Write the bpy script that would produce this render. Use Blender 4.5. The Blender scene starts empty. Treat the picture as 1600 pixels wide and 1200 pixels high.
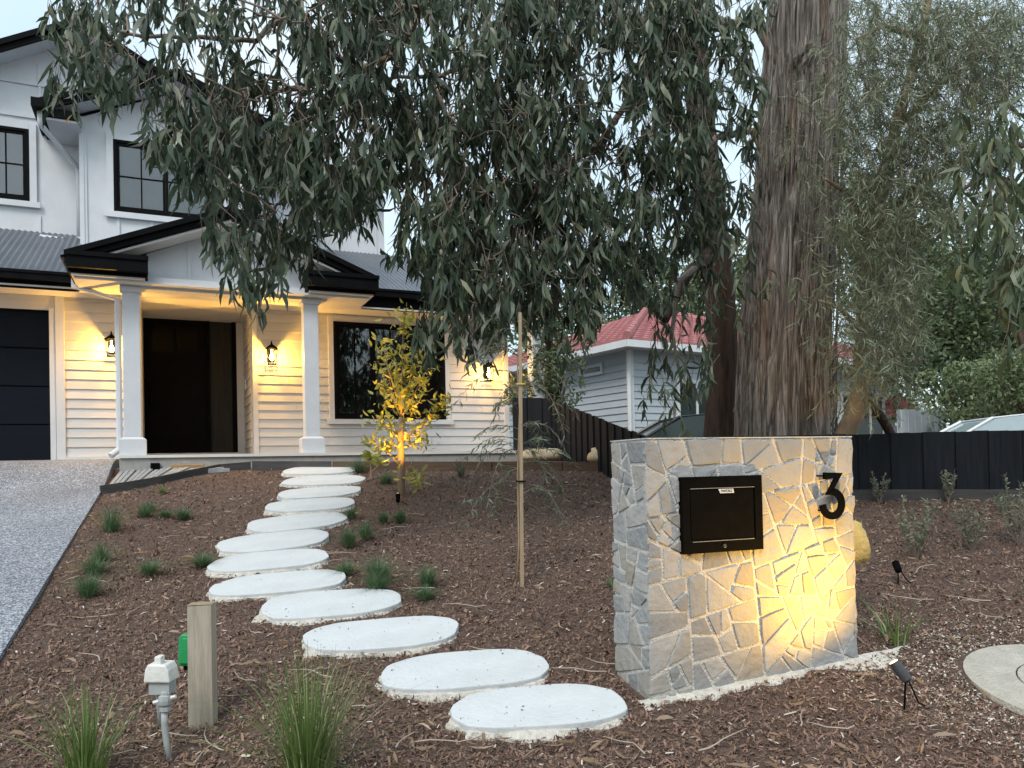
import bpy, math, random
import numpy as np
from mathutils import Vector, Matrix, noise
random.seed(7); rng = np.random.default_rng(11)
R = math.radians; PI = math.pi
sc = bpy.context.scene; C = sc.collection

# ------------------------------------------------------------------ camera, sky, sun, exposure
F = 1200.0; SHIFT = 113.0; PITCH = .0144; ROLL = .022
EYE = np.array([0, 0, 1.74])
fw = np.array([0, math.cos(PITCH), math.sin(PITCH)]); up0 = np.array([0, -math.sin(PITCH), math.cos(PITCH)]); rt0 = np.array([1., 0, 0])
up = up0*math.cos(ROLL) + rt0*math.sin(ROLL); rt = rt0*math.cos(ROLL) - up0*math.sin(ROLL)
cd = bpy.data.cameras.new('camera'); cam = bpy.data.objects.new('camera', cd); C.objects.link(cam)
cd.sensor_width = 36; cd.lens = F/1600*36; cd.shift_y = SHIFT/1600; cd.clip_end = 2000; cd.clip_start = .05
cam.matrix_world = Matrix(((rt[0], up[0], -fw[0], 0), (rt[1], up[1], -fw[1], 0), (rt[2], up[2], -fw[2], 1.74), (0, 0, 0, 1)))
sc.camera = cam
SUN_EL, SUN_AZ = R(48), R(200)
w = bpy.data.worlds.new('World'); sc.world = w; w.use_nodes = True
nt = w.node_tree; nt.nodes.clear()
sky = nt.nodes.new('ShaderNodeTexSky'); sky.sky_type = 'NISHITA'; sky.sun_disc = False
sky.sun_elevation = SUN_EL; sky.sun_rotation = SUN_AZ; sky.air_density = 1.2; sky.dust_density = 3.0
b1 = nt.nodes.new('ShaderNodeBackground'); b1.inputs[1].default_value = .05
nt.links.new(sky.outputs[0], b1.inputs[0])
tc = nt.nodes.new('ShaderNodeTexCoord'); nz = nt.nodes.new('ShaderNodeTexNoise'); nz.inputs['Scale'].default_value = 2.2; nz.inputs['Detail'].default_value = 6
nt.links.new(tc.outputs['Generated'], nz.inputs['Vector'])
cr = nt.nodes.new('ShaderNodeValToRGB'); cr.color_ramp.elements[0].position = .3; cr.color_ramp.elements[1].position = .72
cr.color_ramp.elements[0].color = (.52, .72, .82, 1); cr.color_ramp.elements[1].color = (.88, .98, 1.0, 1)
nt.links.new(nz.outputs[0], cr.inputs[0])
b2 = nt.nodes.new('ShaderNodeBackground'); b2.inputs[1].default_value = .66
nt.links.new(cr.outputs[0], b2.inputs[0])
ad = nt.nodes.new('ShaderNodeAddShader'); wo = nt.nodes.new('ShaderNodeOutputWorld')
nt.links.new(b1.outputs[0], ad.inputs[0]); nt.links.new(b2.outputs[0], ad.inputs[1]); nt.links.new(ad.outputs[0], wo.inputs[0])
sl = bpy.data.lights.new('sun', 'SUN'); sl.energy = 1.5; sl.angle = R(22); sl.color = (1, .97, .93)
so = bpy.data.objects.new('sun', sl); C.objects.link(so)
sd = Vector((math.sin(SUN_AZ)*math.cos(SUN_EL), math.cos(SUN_AZ)*math.cos(SUN_EL), math.sin(SUN_EL)))
so.rotation_euler = sd.to_track_quat('Z', 'Y').to_euler()
vs = sc.view_settings; vs.view_transform = 'Standard'; vs.look = 'None'; vs.exposure = 0.55; vs.gamma = 1; vs.use_curve_mapping = False
sc.cycles.max_bounces = 8; sc.cycles.transparent_max_bounces = 12; sc.cycles.use_denoising = True
sc.cycles.sample_clamp_indirect = 4

# ------------------------------------------------------------------ places
SL = .163
def ray(x, y): return fw + rt*(x-800)/F + up*(600+SHIFT-y)/F
def gp(x, y, dz=0.0):
    d = ray(x, y); t = -(EYE[2]-dz)/(d[2]-SL*d[1]); return EYE + t*d
def at(x, y, Y):
    d = ray(x, y); return EYE + d*(Y/d[1])
def sst(a, b, x): t = np.clip((x-a)/(b-a), 0, 1); return t*t*(3-2*t)
def G(x, y):
    cap = 11.2 - 2.4*sst(0.5, 3.5, np.asarray(x, float))
    yy = np.minimum(np.maximum(y, 1.0), cap)
    return SL*yy + .012*np.maximum(np.asarray(y, float)-cap, 0)
A = math.atan(.45); UX = np.array([math.cos(A), math.sin(A)]); VX = np.array([-math.sin(A), math.cos(A)]); HO = np.array([-4.32, 12.95])
def H2W(u, v): return HO + UX*u + VX*v
def hloc(x, y): d = np.array([x, y])-HO; return d@UX, d@VX

# ------------------------------------------------------------------ materials
MATS = {}
def mat(name, c1, c2=None, scale=8, rough=.7, bump=0, metal=0, stretch=(1, 1, 1), spec=.4, island=0, detail=6, c3=None, bscale=None, coord='Object'):
    if name in MATS: return MATS[name]
    m = bpy.data.materials.new(name); m.use_nodes = True; MATS[name] = m
    n = m.node_tree.nodes; L = m.node_tree.links; b = n['Principled BSDF']
    b.inputs['Roughness'].default_value = rough; b.inputs['Metallic'].default_value = metal; b.inputs['Specular IOR Level'].default_value = spec
    if c2 is None: c2 = tuple(x*.85 for x in c1)
    t = n.new('ShaderNodeTexCoord'); mp = n.new('ShaderNodeMapping'); mp.inputs['Scale'].default_value = stretch
    L.new(t.outputs[coord], mp.inputs[0])
    z = n.new('ShaderNodeTexNoise'); z.inputs['Scale'].default_value = scale; z.inputs['Detail'].default_value = detail; z.inputs['Roughness'].default_value = .65
    L.new(mp.outputs[0], z.inputs[0])
    ra = n.new('ShaderNodeValToRGB'); e = ra.color_ramp.elements
    e[0].position = .32; e[1].position = .68; e[0].color = (*c1, 1); e[1].color = (*c2, 1)
    if c3: k = e.new(.85); k.color = (*c3, 1)
    src = z.outputs[0]
    if island:
        g = n.new('ShaderNodeNewGeometry'); mx = n.new('ShaderNodeMath'); mx.operation = 'MULTIPLY'; mx.inputs[1].default_value = island
        L.new(g.outputs['Random Per Island'], mx.inputs[0])
        m2 = n.new('ShaderNodeMath'); m2.operation = 'MULTIPLY_ADD'; m2.inputs[1].default_value = 1-island
        L.new(z.outputs[0], m2.inputs[0]); L.new(mx.outputs[0], m2.inputs[2]); src = m2.outputs[0]
        e[0].position = .05; e[1].position = .8
        if c3: k.position = .92
    L.new(src, ra.inputs[0]); L.new(ra.outputs[0], b.inputs['Base Color'])
    if bump:
        z2 = n.new('ShaderNodeTexNoise'); z2.inputs['Scale'].default_value = bscale or scale*3; z2.inputs['Detail'].default_value = 5; L.new(mp.outputs[0], z2.inputs[0])
        bp = n.new('ShaderNodeBump'); bp.inputs['Strength'].default_value = bump; bp.inputs['Distance'].default_value = .02
        L.new(z2.outputs[0], bp.inputs['Height']); L.new(bp.outputs[0], b.inputs['Normal'])
    return m
def leafmat(name, c1, c2, c3=None, trans=.25, rough=.42, spec=.45):
    m = mat(name, c1, c2, scale=3, rough=rough, island=.85, spec=spec, c3=c3)
    n = m.node_tree.nodes; L = m.node_tree.links; b = n['Principled BSDF']; o = n['Material Output']
    tr = n.new('ShaderNodeBsdfTranslucent'); L.new(b.inputs['Base Color'].links[0].from_socket, tr.inputs[0])
    mx = n.new('ShaderNodeMixShader'); mx.inputs[0].default_value = trans
    L.new(b.outputs[0], mx.inputs[1]); L.new(tr.outputs[0], mx.inputs[2]); L.new(mx.outputs[0], o.inputs[0]); return m
def glassmat(name, fac, tint=(.8, .85, .85)):
    m = bpy.data.materials.new(name); m.use_nodes = True; n = m.node_tree.nodes; L = m.node_tree.links; n.remove(n['Principled BSDF'])
    t = n.new('ShaderNodeBsdfTransparent'); t.inputs[0].default_value = (*tint, 1)
    g = n.new('ShaderNodeBsdfGlossy'); g.inputs['Roughness'].default_value = .015
    z = n.new('ShaderNodeTexNoise'); z.inputs['Scale'].default_value = 1.3; bp = n.new('ShaderNodeBump'); bp.inputs['Strength'].default_value = .06
    L.new(z.outputs[0], bp.inputs['Height']); L.new(bp.outputs[0], g.inputs['Normal'])
    lw = n.new('ShaderNodeFresnel'); lw.inputs[0].default_value = fac
    mx = n.new('ShaderNodeMixShader'); L.new(lw.outputs[0], mx.inputs[0]); L.new(t.outputs[0], mx.inputs[1]); L.new(g.outputs[0], mx.inputs[2]); L.new(mx.outputs[0], n['Material Output'].inputs[0]); return m
def emat(name, col, s):
    m = bpy.data.materials.new(name); m.use_nodes = True; b = m.node_tree.nodes['Principled BSDF']
    b.inputs['Emission Color'].default_value = (*col, 1); b.inputs['Emission Strength'].default_value = s; b.inputs['Base Color'].default_value = (*col, 1); return m

M_white = mat('white paint', (.60, .62, .645), (.54, .56, .585), scale=3, rough=.55, bump=.05)
M_board = mat('white weatherboard paint', (.57, .58, .59), (.50, .51, .52), scale=4, rough=.55, bump=.06, stretch=(.4, 1, 3))
n = M_board.node_tree.nodes; L = M_board.node_tree.links; b = n['Principled BSDF']; oi = n.new('ShaderNodeObjectInfo'); mr = n.new('ShaderNodeMapRange'); mr.inputs[3].default_value = .90; mr.inputs[4].default_value = 1.04; L.new(oi.outputs['Random'], mr.inputs[0])
mx = n.new('ShaderNodeMix'); mx.data_type = 'RGBA'; mx.blend_type = 'MULTIPLY'; mx.inputs[0].default_value = 1; L.new(b.inputs['Base Color'].links[0].from_socket, mx.inputs[6]); L.new(mr.outputs[0], mx.inputs[7]); L.new(mx.outputs[2], b.inputs['Base Color'])
M_cream = mat('soffit paint', (.66, .65, .62), (.6, .59, .56), scale=3, rough=.7)
M_black = mat('black paint', (.003, .003, .0035), (.006, .006, .007), scale=5, rough=.6, spec=.06)
M_garage = mat('navy black door', (.003, .005, .009), (.005, .008, .014), scale=5, rough=.6, stretch=(1, 1, 6), spec=.12)
M_roof = mat('dark steel roofing', (.10, .115, .14), (.14, .155, .18), scale=1.5, rough=.42, metal=.35)
M_conc = mat('pale concrete', (.56, .59, .60), (.48, .505, .515), scale=2.6, rough=.85, bump=.25, c3=(.40, .375, .33), bscale=40, detail=12)
M_mortar = mat('mortar', (.62, .60, .55), (.40, .375, .32), scale=18, rough=.95, bump=.7, bscale=70)
M_slab = mat('slab concrete', (.26, .26, .25), (.36, .35, .33), scale=9, rough=.9, bump=.3)
M_joint = mat('wall mortar', (.56, .55, .52), (.45, .44, .41), scale=30, rough=.95, bump=.8, bscale=90)
M_sleeper = mat('dark sleeper', (.035, .036, .040), (.07, .065, .06), scale=6, rough=.85, bump=.4, stretch=(.3, 1, 6))
M_sleeper2 = mat('brown sleeper', (.075, .045, .030), (.12, .08, .055), scale=6, rough=.9, bump=.4, stretch=(.3, 1, 6))
M_paver = mat('grey paver', (.33, .34, .35), (.24, .25, .26), scale=14, rough=.9, bump=.3)
M_fence = mat('charcoal fence paint', (.007, .009, .012), (.014, .017, .022), scale=4, rough=.7, stretch=(6, 6, .4), bump=.15, spec=.15)
M_metalblk = mat('black steel', (.0022, .0022, .0024), (.004, .004, .004), scale=20, rough=.7, spec=.03)
M_steel = mat('fixture grey', (.05, .053, .058), (.075, .078, .083), scale=20, rough=.4, metal=.3)
M_pine = mat('weathered pine', (.40, .36, .29), (.27, .24, .19), scale=5, rough=.85, stretch=(7, 7, .7), bump=.35)
M_stake = mat('hardwood stake', (.34, .26, .17), (.24, .18, .12), scale=8, rough=.8, stretch=(8, 8, .6), bump=.2)
M_plastic = mat('off white plastic', (.68, .69, .66), (.58, .59, .56), scale=12, rough=.5, bump=.2)
M_pgrey = mat('grey pvc', (.36, .38, .38), (.29, .31, .31), scale=15, rough=.5)
M_green = mat('green plastic', (.02, .30, .10), (.015, .22, .07), scale=6, rough=.35)
M_sand = mat('sandstone', (.46, .37, .24), (.58, .49, .34), scale=7, rough=.95, bump=.6)
M_ochre = mat('ochre boulder', (.50, .36, .12), (.62, .46, .18), scale=12, rough=.95, bump=.7, c3=(.2, .15, .07))
M_dark = mat('dark room', (.008, .008, .009), (.012, .012, .012), scale=3, rough=.9, spec=.05)  # near-black colour stands in for the shade of an unlit interior
M_blind = mat('grey blind', (.17, .19, .195), (.14, .16, .165), scale=2, rough=.9)
M_curtain = mat('sheer curtain', (.035, .036, .036), (.02, .021, .021), scale=6, rough=.9, stretch=(6, 1, .3))
M_glass = glassmat('window glass', 2.3)
M_glassup = glassmat('upper window glass', 1.9)
M_lampglass = glassmat('lamp glass', 1.3, (.97, .95, .9))
M_bulb = emat('lit bulb', (1, .62, .2), 60)
M_lens = emat('lit lens', (1, .7, .3), 8)
M_nbd = mat('blue grey weatherboard', (.46, .51, .54), (.40, .45, .48), scale=3, rough=.6, stretch=(.4, .4, 3))
M_nwhite = mat('white trim', (.68, .7, .71), (.6, .62, .63), scale=3, rough=.6)
M_tile = mat('red roof tile', (.42, .18, .18), (.31, .12, .12), scale=2.5, rough=.8, c3=(.5, .28, .28))
M_awn = mat('red awning cloth', (.42, .10, .13), (.34, .08, .10), scale=3, rough=.8)
M_bark = mat('stringy bark', (.135, .105, .085), (.30, .255, .22), scale=6, rough=.95, stretch=(5, 5, .35), bump=.9, bscale=14, c3=(.40, .35, .31))
n = M_bark.node_tree.nodes; L = M_bark.node_tree.links; b = n['Principled BSDF']
t = n.new('ShaderNodeTexCoord'); mp = n.new('ShaderNodeMapping'); mp.inputs['Scale'].default_value = (22, 22, .9); L.new(t.outputs['Object'], mp.inputs[0])
z1 = n.new('ShaderNodeTexNoise'); z1.inputs['Scale'].default_value = 1.0; z1.inputs['Detail'].default_value = 8; z1.inputs['Roughness'].default_value = .7; z1.inputs['Distortion'].default_value = .5; L.new(mp.outputs[0], z1.inputs[0])
r1 = n.new('ShaderNodeValToRGB'); e = r1.color_ramp.elements; e[0].position = .32; e[0].color = (.022, .017, .015, 1); e[1].position = .72; e[1].color = (.40, .365, .335, 1); k = e.new(.45); k.color = (.12, .105, .093, 1); k = e.new(.56); k.color = (.26, .235, .213, 1); L.new(z1.outputs[0], r1.inputs[0])
mp2 = n.new('ShaderNodeMapping'); mp2.inputs['Scale'].default_value = (4, 4, .35); L.new(t.outputs['Object'], mp2.inputs[0])
z2 = n.new('ShaderNodeTexNoise'); z2.inputs['Scale'].default_value = 1.0; z2.inputs['Detail'].default_value = 3; L.new(mp2.outputs[0], z2.inputs[0])
r2 = n.new('ShaderNodeValToRGB'); r2.color_ramp.elements[0].position = .56; r2.color_ramp.elements[1].position = .74; L.new(z2.outputs[0], r2.inputs[0])
mx = n.new('ShaderNodeMix'); mx.data_type = 'RGBA'; mx.blend_type = 'MULTIPLY'; mx.inputs[7].default_value = (.92, .70, .56, 1); L.new(r2.outputs[0], mx.inputs[0]); L.new(r1.outputs[0], mx.inputs[6]); L.new(mx.outputs[2], b.inputs['Base Color'])
bp = n.new('ShaderNodeBump'); bp.inputs['Strength'].default_value = 1.0; bp.inputs['Distance'].default_value = .05; L.new(z1.outputs[0], bp.inputs['Height']); L.new(bp.outputs[0], b.inputs['Normal'])
M_bark2 = mat('red brown bark', (.03, .021, .017), (.085, .052, .038), scale=5, rough=.95, stretch=(3, 3, .6), bump=.6)
M_bark3 = mat('smooth tan bark', (.24, .165, .10), (.34, .25, .16), scale=5, rough=.85, stretch=(2, 2, .5), bump=.3)
M_twig = mat('twig bark', (.12, .095, .075), (.22, .175, .14), scale=9, rough=.9)
M_gum = leafmat('gum leaf', (.026, .046, .026), (.078, .108, .064), (.20, .22, .14), rough=.42)
M_gumpale = leafmat('young gum leaf', (.05, .075, .036), (.10, .13, .065), (.20, .20, .09))
M_fine = leafmat('wattle needle', (.10, .13, .075), (.20, .23, .14), (.30, .32, .21))
M_lime = leafmat('young tree leaf', (.22, .25, .05), (.42, .42, .09), (.55, .50, .15), trans=.3)
M_grass = leafmat('fescue blade', (.05, .11, .045), (.10, .18, .08), (.24, .26, .14))
M_strap = leafmat('strap leaf', (.07, .13, .028), (.16, .23, .07), (.42, .40, .24))
M_grey = leafmat('grey shrub leaf', (.14, .16, .11), (.24, .25, .18), (.36, .36, .26))
M_hedge = leafmat('hedge leaf', (.045, .07, .032), (.095, .13, .058), (.18, .195, .09))
M_hedge2 = leafmat('shrub leaf pale', (.09, .13, .06), (.17, .21, .10), (.30, .31, .15))
M_feather = leafmat('feathery leaf', (.075, .10, .06), (.13, .16, .10), (.17, .19, .12))
M_carwhite = mat('white car paint', (.66, .69, .70), (.62, .65, .66), scale=2, rough=.25, spec=.6)
M_carsilver = mat('grey car paint', (.02, .024, .025), (.016, .02, .02), scale=2, rough=.25, spec=.4)
M_carglass = mat('dark glass', (.03, .045, .042), (.025, .035, .034), scale=2, rough=.12, spec=.35)
M_carglass2 = mat('windscreen painted sky reflection', (.30, .37, .39), (.26, .33, .35), scale=2, rough=.08, spec=.8)  # pale base colour holds the bright sky's reflection in the glass
M_tyre = mat('tyre', (.01, .01, .01), (.02, .02, .02), rough=.9)
M_brick = mat('ochre brick', (.40, .24, .11), (.30, .2, .1), scale=9, rough=.9, bump=.5)

# ------------------------------------------------------------------ mesh helpers
class MB:
    def __init__(s): s.v = []; s.f = []
    def add(s, v, f): o = len(s.v); s.v += [tuple(map(float, p)) for p in v]; s.f += [tuple(i+o for i in q) for q in f]; return s
    def box(s, x0, x1, y0, y1, z0, z1):
        return s.add([(x0, y0, z0), (x1, y0, z0), (x1, y1, z0), (x0, y1, z0), (x0, y0, z1), (x1, y0, z1), (x1, y1, z1), (x0, y1, z1)],
                     [(0, 3, 2, 1), (4, 5, 6, 7), (0, 1, 5, 4), (1, 2, 6, 5), (2, 3, 7, 6), (3, 0, 4, 7)])
    def prism(s, poly, ext):      # poly: list of 3d points; ext: vector
        n = len(poly); e = np.array(ext, float); a = [tuple(p) for p in poly]; b = [tuple(np.array(p)+e) for p in poly]
        return s.add(a+b, [tuple(range(n))[::-1], tuple(range(n, 2*n))] + [(i, (i+1) % n, (i+1) % n+n, i+n) for i in range(n)])
    def tube(s, path, rad, seg=6, cap=True):
        P = [np.array(p, float) for p in path]; n = len(P)
        if np.isscalar(rad): rad = [rad]*n
        o = len(s.v); ref = None
        for i in range(n):
            t = P[min(i+1, n-1)]-P[max(i-1, 0)]; t = t/(np.linalg.norm(t)+1e-9)
            if ref is None: ref = np.array([1., 0, 0]) if abs(t[0]) < .8 else np.array([0, 1., 0])
            a = ref - t*(ref@t); a /= np.linalg.norm(a); b = np.cross(t, a); ref = a
            for k in range(seg):
                q = P[i] + rad[i]*(a*math.cos(2*PI*k/seg)+b*math.sin(2*PI*k/seg)); s.v.append(tuple(q))
        for i in range(n-1):
            for k in range(seg):
                k2 = (k+1) % seg; s.f.append((o+i*seg+k, o+i*seg+k2, o+(i+1)*seg+k2, o+(i+1)*seg+k))
        if cap: s.f.append(tuple(o+k for k in range(seg))[::-1]); s.f.append(tuple(o+(n-1)*seg+k for k in range(seg)))
        return s
    def lathe(s, prof, cx=0, cy=0, seg=12):    # prof [(r,z)]
        o = len(s.v)
        for r, z in prof:
            for k in range(seg): s.v.append((cx+r*math.cos(2*PI*k/seg), cy+r*math.sin(2*PI*k/seg), z))
        for i in range(len(prof)-1):
            for k in range(seg): k2 = (k+1) % seg; s.f.append((o+i*seg+k, o+i*seg+k2, o+(i+1)*seg+k2, o+(i+1)*seg+k))
        s.f.append(tuple(o+k for k in range(seg))[::-1]); s.f.append(tuple(o+(len(prof)-1)*seg+k for k in range(seg))); return s
    def build(s, name, m, parent=None, smooth=False, bevel=0, loc=None):
        me = bpy.data.meshes.new(name); me.from_pydata(s.v, [], s.f); me.validate(); me.materials.append(m)
        if smooth:
            for p in me.polygons: p.use_smooth = True
        o = bpy.data.objects.new(name, me); C.objects.link(o)
        if parent: o.parent = parent
        if loc is not None: o.location = loc
        if bevel:
            b = o.modifiers.new('bevel', 'BEVEL'); b.width = bevel; b.segments = 2; b.limit_method = 'ANGLE'
        return o
def npmesh(name, V, faces, m, parent=None, smooth=False):   # faces: list of (k,4) or (k,3) int arrays
    me = bpy.data.meshes.new(name); me.vertices.add(len(V)); me.vertices.foreach_set('co', np.asarray(V, np.float32).ravel())
    li = np.concatenate([f.ravel() for f in faces]); lt = np.concatenate([np.full(len(f), f.shape[1]) for f in faces])
    me.loops.add(len(li)); me.loops.foreach_set('vertex_index', li.astype(np.int32))
    me.polygons.add(len(lt)); me.polygons.foreach_set('loop_start', np.concatenate([[0], np.cumsum(lt)[:-1]]).astype(np.int32)); me.polygons.foreach_set('loop_total', lt.astype(np.int32))
    me.update(calc_edges=True); me.materials.append(m)
    if smooth: me.polygons.foreach_set('use_smooth', np.ones(len(lt), bool))
    o = bpy.data.objects.new(name, me); C.objects.link(o)
    if parent: o.parent = parent
    return o
def empty(name, loc=(0, 0, 0), rz=0, parent=None):
    o = bpy.data.objects.new(name, None); C.objects.link(o); o.location = tuple(map(float, loc)); o.rotation_euler[2] = rz; o.empty_display_size = .1
    if parent: o.parent = parent
    return o
def tag(o, label, cat, group=None):
    o['label'] = label; o['category'] = cat
    if group: o['group'] = group
    return o
def struct(o, label=None, kind='structure'):
    o['kind'] = kind
    if label: o['label'] = label
    return o
def bx(name, m, parent, x0, x1, y0, y1, z0, z1, bevel=0): return MB().box(x0, x1, y0, y1, z0, z1).build(name, m, parent, bevel=bevel)
def light(kind, loc, parent, energy, col, aim=None, ang=60, blend=.6, size=.03):
    l = bpy.data.lights.new('lamp_light', kind); l.energy = energy; l.color = col; l.shadow_soft_size = size
    o = bpy.data.objects.new('lamp_light', l); C.objects.link(o); o.location = tuple(map(float, loc))
    if parent: o.parent = parent
    if kind == 'SPOT':
        l.spot_size = R(ang); l.spot_blend = blend
        o.rotation_euler = (Vector(loc)-Vector(aim)).to_track_quat('Z', 'Y').to_euler()
    return o
WARM = (1.0, .48, .055)

# leaves: N blades along direction D from base P, sickle-bent, 2 triangles at ends + 1 quad
def blades(P, D, Ln, Wd, bend=.18, spin=None):
    n = len(P); D = D/np.linalg.norm(D, axis=1)[:, None]
    r0 = rng.normal(size=(n, 3)); S = np.cross(D, r0); S /= np.linalg.norm(S, axis=1)[:, None]; Nn = np.cross(D, S)
    L = Ln[:, None]; W = Wd[:, None]; bd = (rng.uniform(-1, 1, n)*bend)[:, None]; b2 = (rng.uniform(-1, 1, n)*bend)[:, None]
    def pt(t, sd): return P + D*L*t + S*(L*bd*math.sin(PI*t)*.9 + W*sd) + Nn*L*b2*math.sin(PI*t)*.6
    V = np.stack([pt(0, 0), pt(.28, -.5), pt(.28, .5), pt(.62, -.42), pt(.62, .42), pt(1, 0)], 1).reshape(-1, 3)
    o = (np.arange(n)*6)[:, None]
    return V, [np.concatenate([o+np.array([[0, 2, 1]]), o+np.array([[3, 4, 5]])]), o+np.array([[1, 2, 4, 3]])]
def leafobj(name, m, parent, P, D, Ln, Wd, bend=.18, stuff=True, label=None):
    V, f = blades(P, D, Ln, Wd, bend); o = npmesh(name, V, f, m, parent)
    if stuff: o['kind'] = 'stuff'
    if label: o['label'] = label
    return o
LEAFMESH = {}
def leafparts(name, m, parent, P, D, Ln, Wd):      # single leaves, shared meshes
    if m.name not in LEAFMESH:
        ms = []
        for k in range(4):
            V, f = blades(np.zeros((1, 3)), np.array([[0, 0, -1.]]), np.ones(1), np.array([.17]), .22)
            o = npmesh('leaf', V, f, m); me = o.data; bpy.data.objects.remove(o); ms.append(me)
        LEAFMESH[m.name] = ms
    for i in range(len(P)):
        o = bpy.data.objects.new(name, LEAFMESH[m.name][i % 4]); C.objects.link(o); o.parent = parent
        q = Vector((0, 0, -1)).rotation_difference(Vector(D[i])); q = q @ Matrix.Rotation(random.uniform(0, 6.28), 4, 'Z').to_quaternion()
        o.rotation_mode = 'QUATERNION'; o.rotation_quaternion = q; o.location = tuple(map(float, P[i])); s = float(Ln[i]); o.scale = (s*Wd[i]/(Ln[i]*.17), s*Wd[i]/(Ln[i]*.17), s)

# ------------------------------------------------------------------ ground
def axis(lo, a, b, hi, fine, coarse):
    return np.concatenate([np.arange(lo, a, coarse), np.arange(a, b, fine), np.arange(b, hi+coarse, coarse)])
gx = axis(-80, -7, 8, 80, .09, 4.0); gy = axis(-60, 1.6, 12.2, 140, .09, 4.0)
XX, YY = np.meshgrid(gx, gy); ZZ = G(XX, YY)
fz = np.array([[noise.noise(Vector((x*1.3, y*1.3, 0)))*.022 + noise.noise(Vector((x*4.5, y*4.5, 3)))*.010 if (-7 < x < 8 and 1.6 < y < 12.2) else 0. for x in gx] for y in gy])
ZZ = ZZ + fz - .012
nx, ny = len(gx), len(gy); ii = np.arange((ny-1)*nx).reshape(ny-1, nx)[:, :-1].ravel()
M_soil = mat('mulch soil', (.065, .042, .033), (.13, .088, .07), scale=22, rough=1, bump=1.0, bscale=60, c3=(.14, .105, .085))
struct(npmesh('ground', np.stack([XX.ravel(), YY.ravel(), ZZ.ravel()], 1), [np.stack([ii, ii+1, ii+nx+1, ii+nx], 1)], M_soil, smooth=True))

# driveway: exposed aggregate sheet left of the bed
D0 = gp(187, 722); D1 = gp(160, 766); D2 = gp(0, 1030)
ddir = (D2-D1)[:2]/np.linalg.norm((D2-D1)[:2])
def drive_x(y):   # right edge of the drive at depth y
    return D1[0] + ddir[0]/ddir[1]*(y-D1[1])
M_agg = bpy.data.materials.new('exposed aggregate'); M_agg.use_nodes = True
n = M_agg.node_tree.nodes; L = M_agg.node_tree.links; b = n['Principled BSDF']; b.inputs['Roughness'].default_value = .85
t = n.new('ShaderNodeTexCoord'); v = n.new('ShaderNodeTexVoronoi'); v.inputs['Scale'].default_value = 95; L.new(t.outputs['Object'], v.inputs['Vector'])
sx = n.new('ShaderNodeSeparateColor'); L.new(v.outputs['Color'], sx.inputs[0])
rp = n.new('ShaderNodeValToRGB'); e = rp.color_ramp.elements; e[0].color = (.06, .068, .085, 1); e[1].color = (.46, .49, .54, 1); e[1].position = .95; k = e.new(.5); k.color = (.17, .19, .225, 1)
L.new(sx.outputs[0], rp.inputs[0])
z = n.new('ShaderNodeTexNoise'); z.inputs['Scale'].default_value = .9; z.inputs['Detail'].default_value = 4; L.new(t.outputs['Object'], z.inputs[0])
mr = n.new('ShaderNodeMapRange'); mr.inputs[1].default_value = .3; mr.inputs[2].default_value = .7; mr.inputs[3].default_value = .82; mr.inputs[4].default_value = 1.12; L.new(z.outputs[0], mr.inputs[0])
mm = n.new('ShaderNodeMix'); mm.data_type = 'RGBA'; mm.blend_type = 'MULTIPLY'; mm.inputs[0].default_value = 1; L.new(rp.outputs[0], mm.inputs[6]); L.new(mr.outputs[0], mm.inputs[7]); L.new(mm.outputs[2], b.inputs['Base Color'])
bp = n.new('ShaderNodeBump'); bp.inputs['Strength'].default_value = .5; bp.inputs['Distance'].default_value = .01; L.new(v.outputs['Distance'], bp.inputs['Height']); L.new(bp.outputs[0], b.inputs['Normal'])
def drive_z(x, y):
    _, vv = hloc(x, y); s = float(sst(-2.6, -.1, np.array(vv))); return SL*y*(1-s) + 1.985*s + .02
Vd = []; Fd = []; NR, NC = 60, 14
for i in range(NR+1):
    y = 1.2 + i*(12.1-1.2)/NR
    xr = drive_x(y) if y < 9.6 else drive_x(9.6) - (y-9.6)*.42
    for j in range(NC+1):
        x = xr - (j/NC)**1.4*9.0
        uu, vv = hloc(x, y)
        if vv > .05: px, py = H2W(uu, .05)
        else: px, py = x, y
        Vd.append((px, py, drive_z(px, py)))
for i in range(NR):
    for j in range(NC): a = i*(NC+1)+j; Fd.append((a, a+NC+1, a+NC+2, a+1))
n0 = len(Vd)
for i in range(NR+1): q = Vd[i*(NC+1)]; Vd.append((q[0], q[1], q[2]-.14))
for i in range(NR): Fd.append((i*(NC+1), n0+i, n0+i+1, (i+1)*(NC+1)))
struct(MB().add(Vd, Fd).build('driveway', M_agg, smooth=False))

# ------------------------------------------------------------------ white weatherboard house
house = tag(empty('weatherboard_house', (HO[0], HO[1], 0), A), 'two storey white weatherboard house with black windows and dark steel roof', 'house')
FLOOR = 2.02; SOF = 4.54; BH = .15
bx('porch_slab', M_slab, house, -1.98, 5.3, -1.45, 1.9, 1.55, FLOOR)
bx('floor_edge', M_cream, house, -1.98, 5.3, -1.48, -1.2, FLOOR-.03, FLOOR+.012)
BOARDS = {}
def board(parent, u0, u1, z0, h=BH, v=0.0):
    key = (round(u1-u0, 3), round(h, 3))
    if key not in BOARDS:
        l = u1-u0; m = MB(); p = [(0, .012, h+.012), (0, -.004, h+.012), (0, -.024, 0), (0, .012, 0)]
        m.prism(p, (l, 0, 0)); me = m.build('board', M_board); BOARDS[key] = me.data; bpy.data.objects.remove(me)
    o = bpy.data.objects.new('board', BOARDS[key]); C.objects.link(o); o.parent = parent; o.location = (u0, v, z0); return o
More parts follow.
